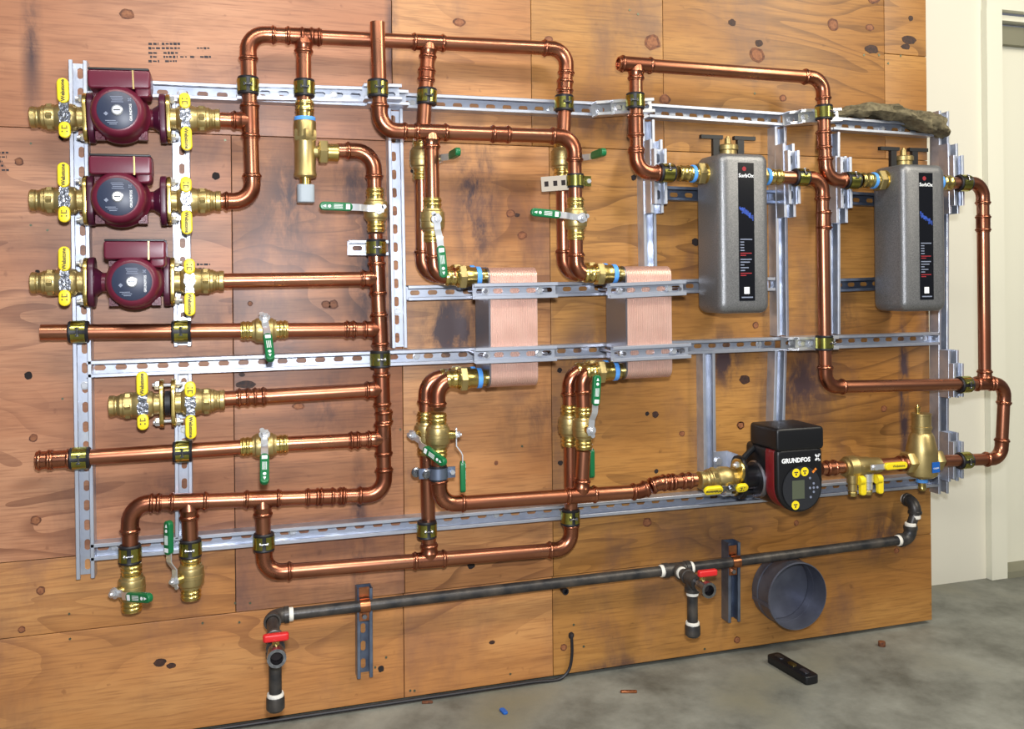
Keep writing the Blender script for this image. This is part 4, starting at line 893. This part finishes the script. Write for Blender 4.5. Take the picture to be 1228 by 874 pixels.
# air separator
c = P(1105.5,552.5,dC); t = Thing('air_separator', 'tall gold brass air separator with a blue label at the lower right', 'air separator', loc=c - V(0,0,.07))
t.part('body', MB().lathe(c, UPV, [(-.052,.018),(-.049,.036),(-.042,.045),(-.030,.047),(.030,.047),(.045,.044),(.078,.036),(.086,.032),(.088,.030)], 30), 'brass_dull')
for s in (1, -1): t.part('hex_port', MB().hexa(c, V(s,0,0), .036, .066, .034), 'brass_dull')
t.part('vent_head', MB().lathe(c, UPV, [(.087,.0285),(.100,.0285),(.101,.031),(.108,.031),(.109,.0285),(.142,.0285),(.143,.030),(.148,.030),(.149,.024),(.150,.0)], 26), 'brass_dull')
t.part('vent_cap', MB().lathe(c + V(-.014,0,0), UPV, [(.149,.006),(.158,.006),(.160,.0085),(.168,.0085),(.169,.005),(.176,.004)], 14), 'brass')
t.part('drain', MB().lathe(c, DN, [(.050,.013),(.062,.013),(.075,.011),(.084,.013),(.092,.009)], 14), 'brass')
t.part('blue_ring', MB().lathe(c, DN, [(.056,.014),(.057,.017),(.066,.017),(.067,.014)], 16), 'blue_ring')
nv = V(.10,-1,0).normalized(); rv = V(1,.10,0).normalized(); pc = c + nv*.0472 + V(.006,0,-.012)
lb = t.part('label', MB().box(pc, (.030,.0016,.032), (rv, nv, UPV)), 'blue_label', label='blue label')
link('lettering', text_mesh('CALEFFI', .0062, 'white'), lb, text_local(pc + nv*.0012 + V(0,0,-.003), rv, UPV))

# ------------------------------------------------------------------ black iron gas pipe
dI = .060; RI_ = .0150
def fitting(t, mb, name='fitting'): return t.part(name, mb, 'iron')
t = Thing('iron_pipe', 'long black iron pipe under the rails, with elbows, tees and white thread tape', 'pipe', loc=P(600,712,dI))
a0, a1, a2, a3 = P(326,739,dI), P(811,682.5,dI), P(1092,646,dI), P(1097,602,dI)
t.part('pipe', MB().sweep([a0 + (a1-a0).normalized()*.03, a1], RI_, 18), 'iron'); t.part('pipe', MB().sweep([a1, a2 - (a2-a1).normalized()*.04], RI_, 18), 'iron')
def iel(c, a, b, rb=.030, leg=.012):
    a, b = a.normalized(), b.normalized(); pts, rad = [c + a*(rb+leg)], [.0215]; pts.append(c + a*(rb+.001)); rad.append(.0215); pts.append(c + a*rb); rad.append(.0192); o = c + (a+b)*rb
    for i in range(1, 8): an = math.pi/2*i/8; pts.append(o - b*rb*math.cos(an) - a*rb*math.sin(an)); rad.append(.0192)
    pts += [c + b*rb, c + b*(rb+.001), c + b*(rb+leg)]; rad += [.0192, .0215, .0215]; t.part('elbow', MB().sweep(pts, rad, 18), 'iron')
def tape(p, ax, r=.0175): t.part('thread_tape', MB().lathe(p, ax, [(-.006,r-.001),(-.004,r),(.004,r),(.006,r-.001)], 16), 'ptfe', label='white thread sealing tape')
u1 = (a2-a1).normalized(); u0 = (a1-a0).normalized()
iel(a0, u0, OUT); tape(a0+u0*.047, u0)
iel(a2, -u1, UPV); tape(a2-u1*.047, u1); tape(a2+V(0,0,.046), UPV); up_ = (a3-a2).normalized()
t.part('nipple', MB().sweep([a2+V(0,0,.035), a3-V(0,0,.035)], RI_, 16), 'iron'); tape(a3-V(0,0,.046), UPV)
iel(a3, DN, V(0,1,0), .028, .008); tape(a3+V(0,.040,0), V(0,1,0))
def branch(c, label, outlen, handle_r):
    """tee toward the viewer, with a capped drip leg and a red-handled valve"""
    global t
    e = c + OUT*outlen
    t.part('nipple', MB().sweep([c + OUT*.02, e], RI_, 16), 'iron'); tape(c + OUT*.036, OUT); tape(e - OUT*.036, OUT)
    te = MB().lathe(e, OUT, [(-.034,.0215),(-.022,.0215),(-.021,.019),(.021,.019),(.022,.0215),(.034,.0215)], 18); te.lathe(e, DN, [(0,.019),(.022,.019),(.023,.0215),(.034,.0215)], 18); t.part('tee', te, 'iron')
    t.part('drip_leg', MB().sweep([e + V(0,0,-.03), e + V(0,0,-.128)], RI_, 16), 'iron'); tape(e + V(0,0,-.038), UPV); tape(e + V(0,0,-.124), UPV, .0195)
    t.part('cap', MB().lathe(e + V(0,0,-.126), DN, [(0,.020),(.004,.0215),(.028,.0215),(.034,.016)], 18), 'iron')
    v = Thing('gas_valve', label, 'valve', loc=e + OUT*.05)
    q = e + OUT*.034
    vb = MB().lathe(q, OUT, [(0,.0135),(.012,.0135),(.014,.018),(.030,.019),(.044,.018),(.046,.0215),(.062,.0215),(.062,.0145),(.034,.0145)], 20, caps=False); v.part('body', vb, 'handle_steel')
    v.part('bore', MB().lathe(q, OUT, [(.034,.0142),(.036,.0142)], 16), 'hole')
    v.part('stem', MB().lathe(q + OUT*.024, UPV, [(.014,.008),(.026,.008)], 12), 'brass')
    v.part('handle', MB().prism(lambda i: [(q.x+x+handle_r, -q.y+.024+z) for x, z in rrect(.058-2*i, .018-2*i, .007-i, 4)], (V(0,0,q.z+.026), RI, UPV, OUT), 0, .017, .004), 'red')
branch(a0, 'red-handled gas valve at the left end of the iron pipe, opening toward the viewer', .175, 0.0)
tc = a1; te = MB().lathe(tc, u0, [(-.042,.0215),(-.028,.0215),(-.027,.019),(.027,.019),(.028,.0215),(.042,.0215)], 18); te.lathe(tc, OUT, [(0,.019),(.020,.019),(.021,.0215),(.032,.0215)], 18); t.part('tee', te, 'iron'); tape(tc-u0*.047, u0); tape(tc+u0*.047, u0)
branch(a1, 'red-handled gas valve at the middle tee of the iron pipe, left of the round duct', .095, .016)
for px, py, lab in ((437.5,725,'copper pipe strap on the left dull zinc channel'), (881.5,671.5,'copper pipe strap on the right dull zinc channel')):
    f = (px-326)/(811-326) if px < 811 else 0; c = lerp(a0, a1, .232) if px < 500 else lerp(a1, a2, .262)
    c = V(P(px, py, dI).x, -dI, c.z); s_ = Thing('pipe_strap', lab, 'strap', loc=c); rg = []
    for i in range(-8, 9):
        an = math.radians(i*13); rg.append([c + V(-.013,0,0) + OUT*math.cos(an)*.0155 + V(0,0,math.sin(an)*.0155), c + V(.013,0,0) + OUT*math.cos(an)*.0155 + V(0,0,math.sin(an)*.0155), c + V(.013,0,0) + OUT*math.cos(an)*.018 + V(0,0,math.sin(an)*.018), c + V(-.013,0,0) + OUT*math.cos(an)*.018 + V(0,0,math.sin(an)*.018)])
    m_ = MB().rings(rg); m_.box(c + V(0,.013,.030), (.026,.003,.028)); m_.box(c + V(0,.013,-.030), (.026,.003,.028)); s_.part('band', m_, 'strap_copper'); s_.part('bolt', MB().hexa(c + V(0,.012,-.032), OUT, 0, .007, .007), 'steel_plate')

# ------------------------------------------------------------------ duct collar
c = P(957,715,.095); c0 = V(c.x, 0, c.z); rd = .100; t = Thing('duct_collar', 'round dull steel duct collar sticking out low on the board', 'duct', loc=c0)
t.part('sleeve', MB().lathe(c0, OUT, [(.002,rd-.002),(.002,rd),(.030,rd),(.032,rd+.002),(.035,rd),(.088,rd),(.092,rd+.0018),(.096,rd),(.096,rd-.0016),(.034,rd-.0016)], 48, caps=False), 'duct')
t.part('inner_lining', MB().lathe(c0, OUT, [(.004,rd-.003),(.034,rd-.003),(.034,rd-.0016)], 48, caps=False), 'duct')
t.part('end_cap', MB().lathe(c0, OUT, [(.001,rd-.004),(.006,rd-.004)], 40), 'duct')
t.part('seam', MB().box(c0 + V(-rd*.98,-.048,-.02), (.004,.090,.012)), 'duct')

# ------------------------------------------------------------------ rag, level, wire, scraps
def cloth(label, path, radii, m):
    import mathutils.noise as nz
    mb = MB(); pts = [Vector(p) for p in path]; n = 28; rg = []; K = 36
    for i in range(K):
        f = i/(K-1)*(len(pts)-1); j = min(int(f), len(pts)-2); p = pts[j].lerp(pts[j+1], f-j); hr, vr = Vector(radii[j]).lerp(Vector(radii[j+1]), f-j)
        ring = []
        for k in range(n):
            a = 2*math.pi*k/n; q = 1 + .55*nz.noise(V(f*1.6, math.cos(a)*1.3, math.sin(a)*1.3)) + .22*nz.noise(V(f*5, math.cos(a)*4, math.sin(a)*4))
            ring.append(p + V(0, math.cos(a)*hr*q, math.sin(a)*vr*q))
        rg.append(ring)
    me = mb.rings(rg).mesh('rag'); setmat(me, m); o = link('rag', me); o.location = (0,0,0); return tag(o, label, 'cloth')
rp = [P(1003,137.5,.03), P(1020,133,.035), P(1045,131.5,.04), P(1070,135,.045), P(1090,142.5,.055), P(1110,146,.055), P(1126,152,.050), P(1133,161,.045)]
cloth('crumpled grey-brown rag lying along the top rail at the right', rp, [(.012,.008),(.040,.020),(.046,.022),(.046,.022),(.044,.020),(.046,.030),(.044,.032),(.020,.014)], 'rag')
rp = [P(1024,142,.072), P(1030,147,.078), P(1034,154,.080)]
me = bpy.data.objects['rag'].data
a, b = PF(929,789,.012), PF(972,814,.012); L = (b-a).length + .02; fr = (lerp(a, b, .5) - V(0,0,.012), (b-a).normalized(), UPV, (b-a).normalized().cross(UPV))
t = Thing('torpedo_level', 'small black torpedo level lying on the concrete floor', 'level', loc=fr[0])
t.part('body', MB().prism(lambda i: rrect(L-2*i, .046-2*i, .010, 3), fr, 0.0, .024, .003), 'black')
for x in (-.32, 0, .30): t.part('vial', MB().prism(rrect(.030, .016, .006, 4), (fr[0]+fr[1]*L*x, fr[1], fr[2], fr[3]), .0235, .026), 'brass' if x == 0 else 'steel_plate')
pts = [P(685,760,-.01), P(685,761,.006), P(685.5,765,.010), P(686,782,.010), P(684,798,.010), P(679,808,.010), P(668,815,.010)]
zz = .008
for px in (640, 600, 560, 500, 440, 380, 320, 270, 220, 100, 0): 
    p = P(px, 800, .010); pts.append(V(p.x, -.010, zz))
sm = []
for i in range(len(pts)-1):
    for k in range(4):
        f = k/4; p0, p1, p2, p3 = pts[max(i-1,0)], pts[i], pts[i+1], pts[min(i+2,len(pts)-1)]
        sm.append(0.5*((2*p1)+(p2-p0)*f+(2*p0-5*p1+4*p2-p3)*f*f+(3*p1-p0-3*p2+p3)*f**3))
me = MB().sweep(sm, .0045, 8).mesh('cable'); setmat(me, 'wire'); o = link('cable', me); tag(o, 'black cable coming out of a hole and running along the foot of the board', 'cable')
def scrap(name, a, b, wd, m, label, cat, h=.006):
    p, q = PF(*a), PF(*b); X = (q-p).normalized(); Z = X.cross(UPV)
    me = MB().prism(lambda i: rrect((q-p).length-2*i, wd-2*i, wd*.4, 3), ((p+q)/2, X, UPV, Z), .0005, h, .001).mesh(name); setmat(me, m); o = link(name, me); return tag(o, label, cat)
scrap('copper_scrap', (744,830.5), (764,830.5), .010, 'strap_copper', 'small copper offcut on the floor below the cable hole', 'scrap')
scrap('blue_clip', (601,851), (607,857), .014, 'blue_label', 'tiny blue plastic bit on the floor near the bottom edge', 'clip')
scrap('wood_splinter', (506,843.5), (519,843), .008, 'knot', 'thin wood splinter on the floor at the foot of the board', 'splinter')
scrap('debris_pebble', (1053,774), (1062,775), .022, 'knot', 'small brown crumb on the floor at the right', 'debris', .014)
me = MB().lathe(P(677,708,.012), OUT, [(-.012,.006),(-.012,.0095),(.010,.0095),(.010,.006)], 16, caps=False).mesh('conduit_stub'); setmat(me, 'wire'); tag(link('conduit_stub', me), 'small black tube end just under the iron pipe', 'tube')
